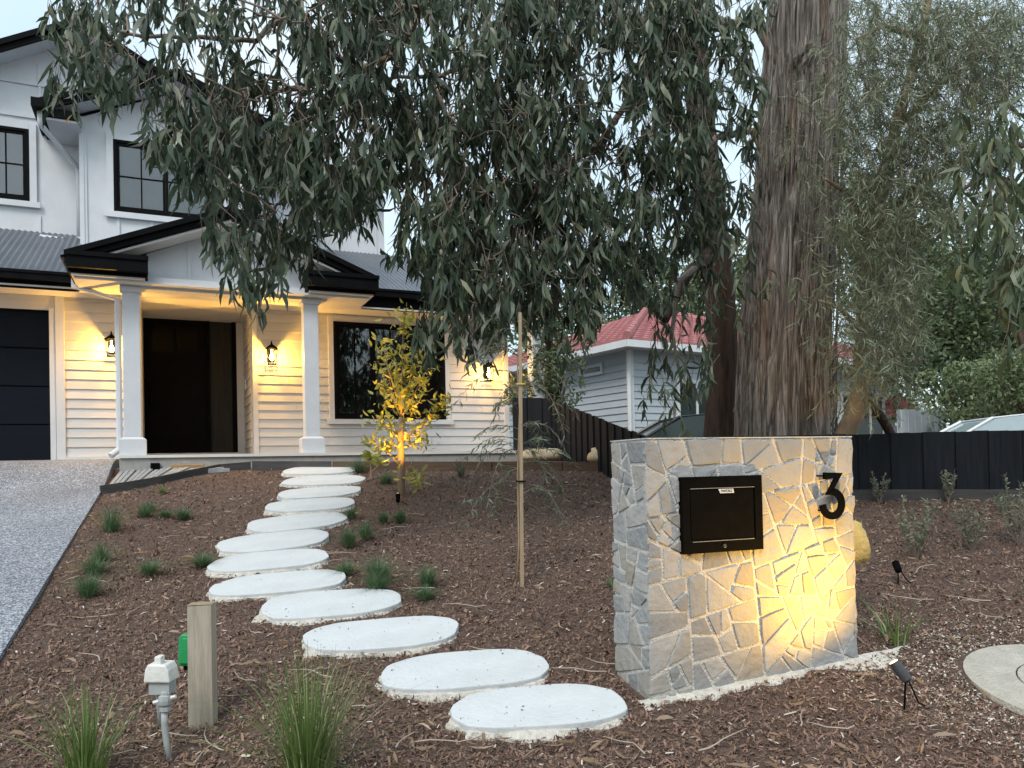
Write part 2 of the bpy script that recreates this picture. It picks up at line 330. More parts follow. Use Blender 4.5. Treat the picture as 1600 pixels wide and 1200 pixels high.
def boards(parent, u0, u1, za, zb, v=0.0):
    z = za
    k = 0
    while FLOOR+.03 + k*BH < zb-.02:
        z0 = FLOOR+.03+k*BH; k += 1
        if z0+BH <= za+.02: continue
        a = max(z0, za); h = min(z0+BH, zb)-a
        if h > .02:
            if u1-u0 > 1.1 and k % 3 == 0: uj = u0+(u1-u0)*(.35+.1*(k % 4)); board(parent, u0, uj-.0015, a, h, v); board(parent, uj+.0015, u1, a, h, v-.0015)
            else: board(parent, u0, u1, a, h, v-.0008*(k % 3))
# walls
wl = bx('wall', M_board, house, -2.78, -1.72, .02, 1.6, 1.9, SOF); boards(wl, -2.78, -1.72, FLOOR+.03, SOF)
wg = bx('wall', M_board, house, -7.2, -2.78, .02, .22, 4.33, SOF)
bx('garage_header', M_board, house, -7.2, -2.78, -.03, .02, 4.30, SOF)
wr = MB().box(0, 1.33, .02, .3, 1.95, SOF).box(3.39, 4.66, .02, .3, 1.95, SOF).box(1.33, 3.39, .02, .3, 1.95, 2.66).box(1.33, 3.39, .02, .3, 4.38, SOF).build('wall', M_board, house)
boards(wr, 0, 1.24, FLOOR+.03, SOF); boards(wr, 1.24, 3.48, FLOOR+.03, 2.58); boards(wr, 3.48, 4.66, FLOOR+.03, SOF); boards(wr, 1.24, 3.48, 4.47, SOF)
# entry return wall (faces the door recess)
ret = bx('return_wall', M_board, house, -.02, .28, .3, 1.6, 1.95, SOF)
for k in range(17):
    o = MB().prism([(.0, 0, BH+.01), (-.006, 0, BH+.01), (-.026, 0, 0), (0, 0, 0)], (0, 1.26, 0)).build('board', M_board, ret, loc=(-.02, .3, FLOOR+.03+k*BH))
bx('door_wall', M_board, house, -1.72, .0, 1.6, 1.75, 4.62, 4.8); bx('door_side_trim', M_white, house, -.16, -.022, 1.5, 1.6, FLOOR, SOF)
# corner boards and plinths
for u0, u1 in ((-2.90, -2.78), (-.03, .05), (4.58, 4.68)): bx('corner_board', M_white, house, u0, u1, -.045, -.001, FLOOR-.02, SOF-.005)
bx('base_board', M_white, house, -2.88, -1.9, -.055, -.005, 1.93, FLOOR+.03)
bx('end_wall', M_board, house, 4.62, 4.70, .3, 5.0, 1.9, SOF)
# garage door of horizontal panels
gd = MB().box(-7.1, -2.92, .12, .2, 1.95, 4.32).build('garage_door', M_garage, house)
for k in range(4):
    z0 = 1.975+k*.585; bx('panel', M_garage, gd, -7.08, -2.94, .085, .118, z0, z0+.565, bevel=.006)
    for s in range(5): bx('stile', M_garage, gd, -7.08+s*.82, -6.98+s*.82, .068, .084, z0+.03, z0+.535)
bx('garage_jamb', M_white, house, -2.98, -2.905, -.04, .12, 1.96, 4.33)
# ceilings / soffits (z layers kept apart)
bx('porch_ceiling', M_cream, house, -1.72, .0, .0, 1.6, SOF+.01, SOF+.06)
bx('soffit', M_cream, house, -7.2, 5.2, -.62, .019, SOF-.02, SOF+.004)
bx('soffit', M_cream, house, -2.5, 1.62, -1.5, -.625, SOF-.06, SOF-.03)
bx('porch_beam', M_white, house, -1.95, .97, -1.32, -1.08, SOF-.10, SOF+.08)
# posts on plinths
for uc, nm in ((-1.81, 0), (.73, 0), (5.02, 1)):
    vv = -1.2 if not nm else -.55
    po = bx('porch_post', M_white, house, uc-.115, uc+.115, vv-.115, vv+.115, FLOOR, SOF-.1, bevel=.008)
    m = MB(); m.box(uc-.175, uc+.175, vv-.175, vv+.175, FLOOR-.01, FLOOR+.24); a, c = .175, .125
    m.add([(uc-a, vv-a, FLOOR+.24), (uc+a, vv-a, FLOOR+.24), (uc+a, vv+a, FLOOR+.24), (uc-a, vv+a, FLOOR+.24), (uc-c, vv-c, FLOOR+.275), (uc+c, vv-c, FLOOR+.275), (uc+c, vv+c, FLOOR+.275), (uc-c, vv+c, FLOOR+.275)], [(0, 1, 5, 4), (1, 2, 6, 5), (2, 3, 7, 6), (3, 0, 4, 7)])
    m.build('plinth', M_white, po)
    bx('capital', M_white, po, uc-.14, uc+.14, vv-.14, vv+.14, SOF-.16, SOF-.09)
# front door with sidelight
dr = MB().box(-1.80, -.16, 1.50, 1.60, 4.60, 4.72).box(-1.80, -1.72, 1.50, 1.60, 2.13, 4.60).box(-.24, -.16, 1.50, 1.60, 2.13, 4.60).box(-.68, -.62, 1.51, 1.60, 2.13, 4.60).build('front_door', M_black, house)
bx('sill', M_cream, dr, -1.82, -.15, 1.40, 1.58, 2.025, 2.128)
lf = MB().box(-1.715, -.685, 1.53, 1.58, 2.135, 3.95).box(-1.715, -1.58, 1.53, 1.58, 3.95, 4.595).box(-.82, -.685, 1.53, 1.58, 3.95, 4.595).box(-1.58, -.82, 1.53, 1.58, 4.48, 4.595).box(-1.225, -1.175, 1.53, 1.58, 3.95, 4.48).build('door_leaf', M_black, dr)
M_amber = mat('dark door glass', (.005, .004, .003), (.003, .003, .003), scale=3, rough=.2, spec=.08)
bx('door_glass', M_amber, dr, -1.58, -1.226, 1.55, 1.56, 3.951, 4.479); bx('door_glass', M_amber, dr, -1.174, -.82, 1.55, 1.56, 3.951, 4.479)
bx('sidelight', M_curtain, dr, -.619, -.241, 1.56, 1.57, 2.135, 4.599)
hn = MB().tube([(-1.63, 1.47, 2.9), (-1.63, 1.47, 3.4)], .014, 8).tube([(-1.63, 1.53, 2.95), (-1.63, 1.47, 2.95)], .01, 6).tube([(-1.63, 1.53, 3.35), (-1.63, 1.47, 3.35)], .01, 6).build('handle', M_metalblk, dr)
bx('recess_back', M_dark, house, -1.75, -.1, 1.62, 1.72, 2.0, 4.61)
# house number plate on return wall
def win(parent, u0, u1, z0, z1, v, sashes, gridz, gridu, back, name='window', trim=.09, gmat=None, room=.25):
    W = MB(); f = .05
    W.box(u0, u1, v-.05, v+.04, z1-f, z1).box(u0, u1, v-.05, v+.04, z0, z0+f).box(u0, u0+f, v-.05, v+.04, z0+f, z1-f).box(u1-f, u1, v-.05, v+.04, z0+f, z1-f)
    o = W.build(name, M_black, parent)
    wd = (u1-u0-2*f)/sashes
    for k in range(sashes):
        a = u0+f+k*wd; bq = a+wd
        s = MB(); g = .045
        s.box(a+.002, bq-.002, v-.03, v+.02, z1-f-g, z1-f-.002).box(a+.002, bq-.002, v-.03, v+.02, z0+f+.002, z0+f+g).box(a+.002, a+g, v-.03, v+.02, z0+f+g, z1-f-g).box(bq-g, bq-.002, v-.03, v+.02, z0+f+g, z1-f-g)
        s.build('sash', M_black, o)
        if gridu: bx('glazing_bar', M_black, o, (a+bq)/2-.011, (a+bq)/2+.011, v-.022, v+.012, z0+f+g, z1-f-g)
        if gridz: bx('glazing_bar', M_black, o, a+g, bq-g, v-.020, v+.010, (z0+z1)/2-.011, (z0+z1)/2+.011)
        MB().add([(a+.01, v-.006, z0+f), (bq-.01, v-.006, z0+f), (bq-.01, v-.006, z1-f), (a+.01, v-.006, z1-f)], [(0, 1, 2, 3)]).build('pane', gmat or M_glass, o)
    bx('blind' if back is M_blind else 'curtain_or_dark_room', back, o, u0+.02, u1-.02, v+room, v+room+.01, z0+.02, z1-.02)  # an M_dark sheet is no cloth; its black paints the room's shade
    MB().box(u0-.01, u1+.01, v+room+.02, v+room+.05, z0-.01, z1+.01).build('dark_room_sheet', M_dark, o)  # added backing sheet, room darkness put into its colour
    t = trim
    T = MB().box(u0-t, u0-.002, v-.045, v-.002, z0-t, z1+t).box(u1+.002, u1+t, v-.045, v-.002, z0-t, z1+t).box(u0, u1, v-.043, v-.002, z1+.002, z1+t)
    T.box(u0-t-.05, u1+t+.05, v-.07, v-.046, z0-t, z0-.012).box(u0, u1, v-.044, v-.002, z0-t, z0-.002)
    T.build('architrave', M_white, o); return o
big = win(house, 1.33, 3.39, 2.66, 4.38, 0, 3, 0, 1, M_curtain, gmat=M_glass)

# upper storey: rear main wall with gable, projecting gable bay, right wing
def batten_wall(name, poly, v, dep, battens, strips=(), label=None):
    o = MB().prism([(a, v, z) for a, z in poly], (0, dep, 0)).build(name, M_white, house)
    for bu, z0, z1 in battens: bx('batten', M_white, o, bu-.022, bu+.022, v-.022, v-.001, z0, z1)
    for u0, u1, z in strips: bx('strip', M_white, o, u0, u1, v-.030, v-.001, z-.03, z+.03)
    return o
VM, VB, VC = 1.9, 1.3, 3.0
batten_wall('wall', [(-8.0, 5.2), (1.2, 5.2), (1.2, 7.4), (-2.7, 9.55), (-8.0, 6.6)], VM, .2,
            [(-3.30, 7.9, 9.0), (-3.33, 5.4, 6.3), (-4.6, 5.4, 8.3), (-2.72, 5.4, 9.4), (-3.9, 8.62, 8.9)], [(-5.4, -2.9, 8.02), (-5.4, -2.9, 8.60)])
win(house, -4.75, -3.47, 6.53, 7.78, VM, 2, 1, 1, M_dark, trim=.11, gmat=M_glass)
batten_wall('wall', [(-2.62, 5.2), (.25, 5.2), (.25, 7.9), (-1.18, 8.56), (-2.62, 7.9)], VB, .6,
            [(-2.57, 5.3, 7.9), (-2.08, 5.3, 6.22), (-1.55, 5.3, 6.22), (-.95, 5.3, 6.22), (-.35, 5.3, 6.22), (.18, 5.3, 7.9), (-1.6, 7.72, 8.3), (-.7, 7.72, 8.3)])
bx('corner_board', M_white, house, -2.66, -2.59, VB-.035, VB+.1, 5.3, 7.9); bx('corner_board', M_white, house, .22, .29, VB-.035, VB+.1, 5.3, 7.9)
win(house, -2.14, -.50, 6.33, 7.58, VB, 2, 1, 1, M_blind, trim=.11, gmat=M_glassup, room=.06)
batten_wall('wall', [(.25, 5.6), (3.1, 5.6), (3.1, 8.05), (.25, 8.05)], VC, .2, [(.9, 6.5, 7.3), (1.5, 6.5, 7.3), (2.1, 6.5, 7.3), (2.9, 6.5, 8.0)])
win(house, .55, 1.75, 7.42, 7.98, VC, 2, 0, 1, M_dark, trim=.10, gmat=M_glass)

def corrug(name, u0, u1, edge, parent=house, per=.09):
    """edge(u) -> ((v0,z0),(v1,z1)) eave and top of the sheet at u"""
    V = []; Fc = []; nn = int((u1-u0)/per*4)
    for i in range(nn+1):
        u = u0+(u1-u0)*i/nn; (v0, z0), (v1, z1) = edge(u); h = .011*math.sin(2*PI*(u-u0)/per)
        V += [(u, v0, z0+h), (u, v1, z1+h), (u, v0, z0-.03), (u, v1, z1-.03)]
    for i in range(nn):
        a = 4*i; Fc += [(a, a+4, a+5, a+1), (a+2, a+3, a+7, a+6), (a, a+2, a+6, a+4)]
    return MB().add(V, Fc).build(name, M_roof, parent, smooth=False)
def gutter(u0, u1, v, z, h=.12, d=.13, zf=9):
    g = MB(); g.box(u0, u1, v-d, v, z, z+h).box(u0-.01, u1+.01, v-d-.018, v-d-.001, z+h-.03, z+h+.012)
    o = g.build('gutter', M_black, house)
    bx('fascia', M_black, o, u0, u1, v+.001, v+.025, min(z-.11, zf), z+h-.01); return o
# garage roof and its gutter
corrug('roof', -7.8, -1.5, lambda u: ((-.68, 4.68), (1.9, 6.02)))
gutter(-7.8, -2.52, -.60, 4.60)
# right lower roof with hipped end
corrug('roof', .3, 5.45, lambda u: ((-.68, 4.80), (-.68+min(3.7, max(.05, (5.5-u)*1.8)), 4.80+min(3.7, max(.05, (5.5-u)*1.8))*.465)))
gutter(1.70, 5.45, -.60, 4.72, zf=SOF-.03)
# porch gable roof: two sheets, barge boards, box gutter returns
AP = -.45; AZ = 5.60; EZ = 4.80; HW = 2.10; VR = -1.62
def slope_sheet(side):
    m = MB(); N = 56
    V = []; Fc = []
    for i in range(N+1):
        v = VR + (1.9-VR)*i/N; h = .010*math.sin(2*PI*(v-VR)/.0629*.5)
        V += [(AP, v, AZ+h), (AP+side*(HW+.1), v, EZ-.04+h), (AP, v, AZ-.04), (AP+side*(HW+.1), v, EZ-.08)]
    for i in range(N): a = 4*i; Fc += [(a, a+4, a+5, a+1), (a+2, a+3, a+7, a+6), (a+1, a+5, a+7, a+3)]
    return m.add(V, Fc).build('roof', M_roof, house)
for s in (-1, 1):
    slope_sheet(s)
    m = MB(); e1 = (AP, AZ+.04); e2 = (AP+s*(HW+.05), EZ-.02)
    m.prism([(e1[0], VR-.05, e1[1]), (e2[0], VR-.05, e2[1]), (e2[0], VR-.05, e2[1]-.13), (e1[0], VR-.05, e1[1]-.13)], (0, .048, 0))
    m.prism([(e1[0], VR-.10, e1[1]+.03), (e2[0], VR-.10, e2[1]+.03), (e2[0], VR-.10, e2[1]-.05), (e1[0], VR-.10, e1[1]-.05)], (0, .048, 0))
    m.build('barge_board', M_black, house)
    m = MB(); m.prism([(AP, VR+.002, AZ-.11), (AP+s*HW, VR+.002, EZ-.15), (AP+s*HW, VR+.002, EZ-.18), (AP, VR+.002, AZ-.15)], (0, .42, 0)).build('rake_soffit', M_cream, house)
batten_wall('gable', [(-1.60, SOF-.05), (.71, SOF-.05), (.71, 4.98), (AP, 5.46), (-1.60, 4.98)], -1.21, .05, [(-1.57, SOF-.05, 4.98), (-1.02, SOF-.05, 5.2), (AP, SOF-.05, 5.45), (.12, SOF-.05, 5.2), (.68, SOF-.05, 4.98)])
for u0, u1 in ((-2.56, -1.585), (.64, 1.70)):
    g = MB(); g.box(u0, u1, VR+.0, -.7, SOF+.0, SOF+.20).box(u0-.012, u1+.012, VR-.14, VR-.001, SOF+.04, SOF+.245).box(u0-.02, u1+.02, VR-.165, VR-.142, SOF+.2, SOF+.262)
    g.build('gutter', M_black, house)
    bx('soffit', M_cream, house, u0+.03, u1-.03, VR+.03, -.66, SOF-.028, SOF-.005)
# upper bay gable roof
def gable_roof(ap, az, hl, hr, el, er, vr, vb, th=.05):
    for s, hw, ez in ((-1, hl, el), (1, hr, er)):
        m = MB().prism([(ap, vr, az), (ap+s*hw, vr, ez), (ap+s*hw, vr, ez-th), (ap, vr, az-th)], (0, vb-vr, 0)); m.build('roof', M_roof, house)
        m = MB().prism([(ap, vr-.05, az+.05), (ap+s*(hw+.03), vr-.05, ez+.04), (ap+s*(hw+.03), vr-.05, ez-.12), (ap, vr-.05, az-.12)], (0, .048, 0))
        m.prism([(ap, vr-.09, az+.08), (ap+s*(hw+.03), vr-.09, ez+.07), (ap+s*(hw+.03), vr-.09, ez-.02), (ap, vr-.09, az-.02)], (0, .038, 0)); m.build('barge_board', M_black, house)
        MB().prism([(ap, vr+.002, az-.06), (ap+s*hw, vr+.002, ez-.06), (ap+s*hw, vr+.002, ez-.09), (ap, vr+.002, az-.09)], (0, .45, 0)).build('rake_soffit', M_white, house)
gable_roof(-1.1, 8.72, 2.05, 1.8, 7.84, 7.94, VB-.42, 4.5)
gable_roof(-2.62, 9.62, 5.6, 3.9, 6.55, 7.45, VM-.42, 6.0)
g = MB().box(-3.2, -2.62, VB-.42, VB+.9, 7.66, 7.80).box(-3.28, -3.1, VB-.62, VB+.9, 7.72, 7.86).build('gutter', M_black, house)
bx('eave_soffit', M_white, house, -3.1, -2.62, VB-.38, VM, 7.62, 7.655)
MB().tube([(-3.18, VB-.4, 7.72), (-3.18, VB-.38, 7.52), (-2.76, VM-.10, 7.24), (-2.72, VM-.08, 7.1), (-2.72, VM-.08, 5.9)], .045, 8).build('downpipe', M_white, house, smooth=True)
sp = MB().tube([(-2.72, VM-.14, 5.92), (-2.72, VM-.2, 5.84), (-3.30, VM-.25, 5.86)], .05, 10).build('spreader_pipe', M_white, house, smooth=True)
for k in range(3): MB().lathe([(.016, 0), (.016, .01)], 0, 0, 8).build('hole', M_metalblk, sp, loc=(-2.93-.09*k, VM-.305, 5.86)).rotation_euler = (R(90), 0, 0)
# right wing roof
corrug('roof', -.2, 3.45, lambda u: ((VC-.45, 8.10), (VC+2.5, 9.2)))
gutter(.3, 3.45, VC-.40, 8.02); bx('soffit', M_white, house, .3, 3.4, VC-.37, VC, 7.99, 8.012)
bx('end_wall', M_white, house, 3.02, 3.1, VC+.2, 6, 5.6, 8.0)
# entry downpipe left of the post
MB().box(-2.60, -2.50, -.86, -.78, 4.50, 4.66).tube([(-2.55, -.82, 4.52), (-1.99, -1.12, 4.30), (-1.99, -1.12, 2.25), (-2.0, -1.14, 2.12), (-2.10, -1.22, 2.03)], .045, 8).build('downpipe', M_white, house, smooth=False)

# wall lanterns
def lantern(u, z, label, en=115):
    p = H2W(u, -.0); r = tag(empty('wall_lantern', (p[0], p[1], z), A), label, 'lantern', 'lanterns on the house wall')
    MB().box(-.05, .05, -.045, -.024, -.10, .16).tube([(0, -.03, .12), (0, -.08, .22), (0, -.15, .235), (0, -.155, .20)], .009, 6).build('bracket', M_metalblk, r)
    MB().lathe([(.004, .205), (.018, .195), (.02, .18), (.045, .165), (.10, .118), (.105, .105), (.095, .10)], 0, -.155, 12).build('cap', M_metalblk, r)
    m = MB()
    for a in range(4):
        c_, s_ = math.cos(PI/4+a*PI/2), math.sin(PI/4+a*PI/2)
        m.tube([(.11*c_, -.155+.11*s_, .10), (.085*c_, -.155+.085*s_, -.16)], .006, 5)
    for zz, rr in ((.095, .075), (-.155, .060)):
        m.box(-rr, rr, -.155-rr-.006, -.155-rr+.006, zz-.006, zz+.006).box(-rr, rr, -.155+rr-.006, -.155+rr+.006, zz-.006, zz+.006).box(-rr-.006, -rr+.006, -.155-rr, -.155+rr, zz-.006, zz+.006).box(rr-.006, rr+.006, -.155-rr, -.155+rr, zz-.006, zz+.006)
    m.build('cage', M_metalblk, r)
    MB().lathe([(.012, .09), (.014, .02), (.030, -.02), (.034, -.05), (.022, -.08), (.004, -.09)], 0, -.155, 10).build('bulb', M_bulb, r, smooth=True)
    light('POINT', (0, -.185, -.03), r, en, WARM, size=.03)
lantern(-2.13, 3.76, 'lit black wall lantern between garage door and left porch post')
lantern(.27, 3.72, 'lit black wall lantern between front door and right porch post')
lantern(4.22, 3.55, 'lit wall lantern half hidden by hanging gum leaves at far right of house', 55)
nmb = MB().tube([(-.055, .95, 3.25), (-.055, .95, 3.42)], .02, 6); nmb.build('door_bell', M_white, house)

# bricks and retaining edge below the porch
for k, (x0, x1, y, hh) in enumerate([(236, 248, 726, 0), (266, 310, 724, 1), (318, 346, 722, 2)]):
    p0 = gp(x0, y+6); p1 = gp(x1, y+6); mm_ = [M_metalblk, M_brick, M_sand][hh]
    L_ = float(np.linalg.norm(p1-p0)); e = MB().box(0, L_, 0, .1, -.05, .085).build(['drain_outlet', 'footing_brick', 'footing_stone'][hh], mm_, house, bevel=.01)
    lu, lv = hloc(p0[0], p0[1]); e.location = (lu, -1.545, 1.83-.03*hh)
# paver wedge between drive and porch
pav = tag(empty('paved_strip', gp(250, 745)), 'grey ribbed paver wedge between driveway and porch', 'paving')
pb = gp(250, 745)
for k in range(19):
    t0 = k/19; t1 = t0+.040
    def q(t, s):   # t along right, s from front edge (0) to back (1)
        fx = 164+t*176; fy = 766-t*32-4*math.sin(t*PI); bx_ = 192+t*170; by_ = 731+t*1.5
        pf = gp(fx, fy, .03); pk = gp(bx_, by_, .03); return pf*(1-s)+pk*s - pb
    poly = [q(t0, .04), q(t1, .04), q(t1, .96), q(t0, .96)]
    MB().prism([tuple(p-np.array([0, 0, .04])) for p in poly], (0, 0, .05+.008*(k % 3))).build('paver', M_paver, pav, bevel=.004)
# sleeper edging along the top of the bed
edge = tag(empty('garden_edging', gp(300, 745)), 'dark timber edging curving from driveway to porch front', 'edging')
eb = gp(300, 745)
pts = [(158, 770), (205, 763), (252, 755), (300, 744), (345, 735), (392, 731)]
for a, c in zip(pts[:-1], pts[1:]):
    p0 = gp(*a)-eb; p1 = gp(*c)-eb; d = (p1-p0)/np.linalg.norm(p1-p0); nn_ = np.array([-d[1], d[0], 0])*.05
    MB().prism([tuple(p0-[0, 0, .1]), tuple(p1-[0, 0, .1]), tuple(p1+nn_-[0, 0, .1]), tuple(p0+nn_-[0, 0, .1])], (0, 0, .19)).build('sleeper', M_sleeper, edge)
edge2 = tag(empty('retaining_sleeper_wall', gp(600, 735)), 'low brown sleeper wall along the foot of the porch', 'retaining wall')
eb = gp(600, 735)
for k, (a, c) in enumerate(zip([394, 520, 645, 770, 880], [518, 643, 768, 878, 985])):
    p0 = gp(a, 733+.004*(a-394))-eb; p1 = gp(c, 733+.004*(c-394))-eb
    MB().prism([tuple(p0-[0, 0, .12]), tuple(p1-[0, 0, .12]), tuple(p1+np.array([-.02, .07, -.12])), tuple(p0+np.array([-.02, .07, -.12]))], (0, 0, .235)).build('sleeper', M_sleeper2 if k else M_sleeper, edge2)

# ------------------------------------------------------------------ stepping stones
STONES = [((443, 735), (556, 733), 728, 741), ((444, 751), (569, 748), 741, 757), ((434, 772), (564, 764), 759, 776), ((414, 792), (556, 783), 778, 798),
          ((384, 823), (541, 806), 801, 826), ((340, 853), (513, 835), 830, 860), ((327, 882), (514, 866), 859, 889), ((330, 918), (541, 900), 889, 923),
          ((405, 950), (626, 932), 921, 965), ((477, 997), (715, 978), 961, 1013), ((598, 1055), (853, 1033), 1009, 1072), ((706, 1112), (974, 1090), 1066, 1137)]
SNAME = ['farthest oval stepping stone, right below the porch', 'second stepping stone down from the porch', 'third stepping stone down from the porch', 'fourth stepping stone down from the porch',
         'fifth stepping stone down from the porch, right end by a grass tuft', 'stepping stone sixth from the porch, at the left bend of the path', 'stepping stone seventh from the porch, its left end farthest left of all', 'stepping stone with a thin dark twig on it, fifth from the street end',
         'fourth stepping stone from the street end, behind the timber post', 'third stepping stone from the street end', 'second stepping stone from the street end with thick rough mortar at left', 'nearest stepping stone, its right end touching the stone letterbox wall']
SE = []
for i, ((lx, ly), (rx, ry), yt, yb) in enumerate(STONES):
    dz = .034
    Lp = gp(lx, ly, dz); Rp = gp(rx, ry, dz); cxp = (lx+rx)/2
    T = gp(cxp, yt, dz); Bp = gp(cxp, yb, dz)
    ax = (Rp-Lp)/2; cen = (Lp+Rp)/2; dep = (T-Bp); dep = dep - ax*(dep@ax)/(ax@ax); dep = dep/2*.90; hw = np.linalg.norm(ax)
    SE.append((cen, ax, dep))
    nrm = np.cross(ax, dep); nrm /= np.linalg.norm(nrm)
    root = tag(empty('stepping_stone', cen-np.array([0, 0, dz])), 'white concrete ' + SNAME[i], 'stepping stone', 'stepping stones of the garden path')
    NS = 44; random.seed(50+i); ph = [random.uniform(0, 6.28) for _ in range(4)]
    def outline(th, g=1.0):
        c, s = math.cos(th), math.sin(th); ex = .66
        x = math.copysign(abs(c)**ex, c); y = math.copysign(abs(s)**.84, s)
        wob = 1+.02*math.sin(2*th+ph[0])+.022*math.sin(3*th+ph[1])+.010*math.sin(7*th+ph[2])+.006*math.sin(13*th+ph[3])
        return ax*x*wob*g + dep*y*wob*g
    base = np.array([0, 0, dz])
    V = []; m = MB()
    for lay, (g, h) in enumerate([(.0, .0), (.97, .0), (.995, -.001), (1.0, -.006), (1.0, -.04), (.99, -.11)]):
        if lay == 0: V.append(base+nrm*h); continue
        for k in range(NS): V.append(base+outline(2*PI*k/NS, 1-(1-g)*min(1, .25/hw*2)) + nrm*h)
    Fc = [(0, 1+k, 1+(k+1) % NS) for k in range(NS)]
    for lay in range(4):
        for k in range(NS): a = 1+lay*NS; Fc.append((a+k, a+NS+k, a+NS+(k+1) % NS, a+(k+1) % NS))
    m.add(V, Fc).build('slab', M_conc, root, smooth=False)
    # rough mortar bed squeezed out under the front and left of the slab
    m = MB(); V = []; NM = 90
    for lay in range(5):
        for k in range(NM):
            th = 2*PI*k/NM
            fr = max(0, -math.sin(th))**.8*.8 + max(0, -math.cos(th))*.55 + .06
            blob = max(0., .40+1.0*noise.noise(Vector((th*2.1, i*3.7, 0)))+.35*noise.noise(Vector((th*7, i*3.7, 5))))*fr
            rr = [(.985, 0, -.010), (1.0, .35, -.016), (1.0, .85, -.034), (1.0, 1.1, -.062), (1.0, 1.15, -.13)][lay]
            o_ = outline(th); o_n = o_/np.linalg.norm(o_)
            jit = .011*noise.noise(Vector((th*13, lay*2.3+i, 1)))
            V.append(base + o_*rr[0] + o_n*(rr[1]*.075*blob+jit) + nrm*(rr[2]+.4*jit-.016*(1-blob)))
    Fc = [(l*NM+k, (l+1)*NM+k, (l+1)*NM+(k+1) % NM, l*NM+(k+1) % NM) for l in range(4) for k in range(NM)]
    m.add(V, Fc).build('mortar_bed', M_mortar, root, smooth=False)
random.seed(7)
def on_stone(x, y, g=1.0):
    for cen, ax, dep in SE:
        d = np.array([x-cen[0], y-cen[1]]); a2 = ax[:2]; d2 = dep[:2]
        det = a2[0]*d2[1]-a2[1]*d2[0]
        if abs(det) < 1e-9: continue
        s = (d[0]*d2[1]-d[1]*d2[0])/det; t_ = (a2[0]*d[1]-a2[1]*d[0])/det
        if abs(s)**3+abs(t_)**2.4 < g: return True
    return False

# ------------------------------------------------------------------ stone letterbox wall
WC = gp(1017, 1097); WA = math.atan2(4.13-3.69, 1.85-.64); WL = 1.275; WT = .37; WTOP = 1.862
wall = tag(empty('stone_letterbox_wall', (WC[0], WC[1], WC[2]), WA), 'crazy paved stone letterbox wall with black mailbox face', 'stone wall')
wz0 = -.12; wz1 = WTOP-WC[2]
wdx = np.array([math.cos(WA), math.sin(WA), 0]); wdn = np.array([math.sin(WA), -math.cos(WA), 0])
def wp(px, py):
    d = ray(px, py); t_ = ((WC-EYE)@wdn)/(d@wdn); P = EYE+t_*d; return float((P-WC)@wdx), float(P[2]-WC[2])
core = MB().box(.0095, WL-.0095, .0095, WT-.0095, wz0, wz1).build('mortar_core', M_joint, wall)
def clip(poly, a, b, c):   # keep a*x+b*y<=c
    out = []
    for i in range(len(poly)):
        p, q = poly[i], poly[(i+1) % len(poly)]; dp = a*p[0]+b*p[1]-c; dq = a*q[0]+b*q[1]-c
        if dp <= 0: out.append(p)
        if dp*dq < 0: s = dp/(dp-dq); out.append((p[0]+s*(q[0]-p[0]), p[1]+s*(q[1]-p[1])))
    return out
STONEM = []
for k, (c1, c2) in enumerate([((.33, .34, .345), (.39, .395, .395)), ((.28, .29, .30), (.34, .35, .355)), ((.39, .39, .38), (.45, .445, .43)), ((.36, .345, .315), (.40, .385, .35)), ((.25, .26, .265), (.30, .305, .31)), ((.37, .34, .29), (.34, .315, .27))]):
    c1 = tuple(x*.8 for x in c1); c2 = tuple(x*.8 for x in c2)
    STONEM.append(mat('wall stone %d' % k, c1, c2, scale=9, rough=.85, bump=.6, bscale=22, spec=.25, detail=9))
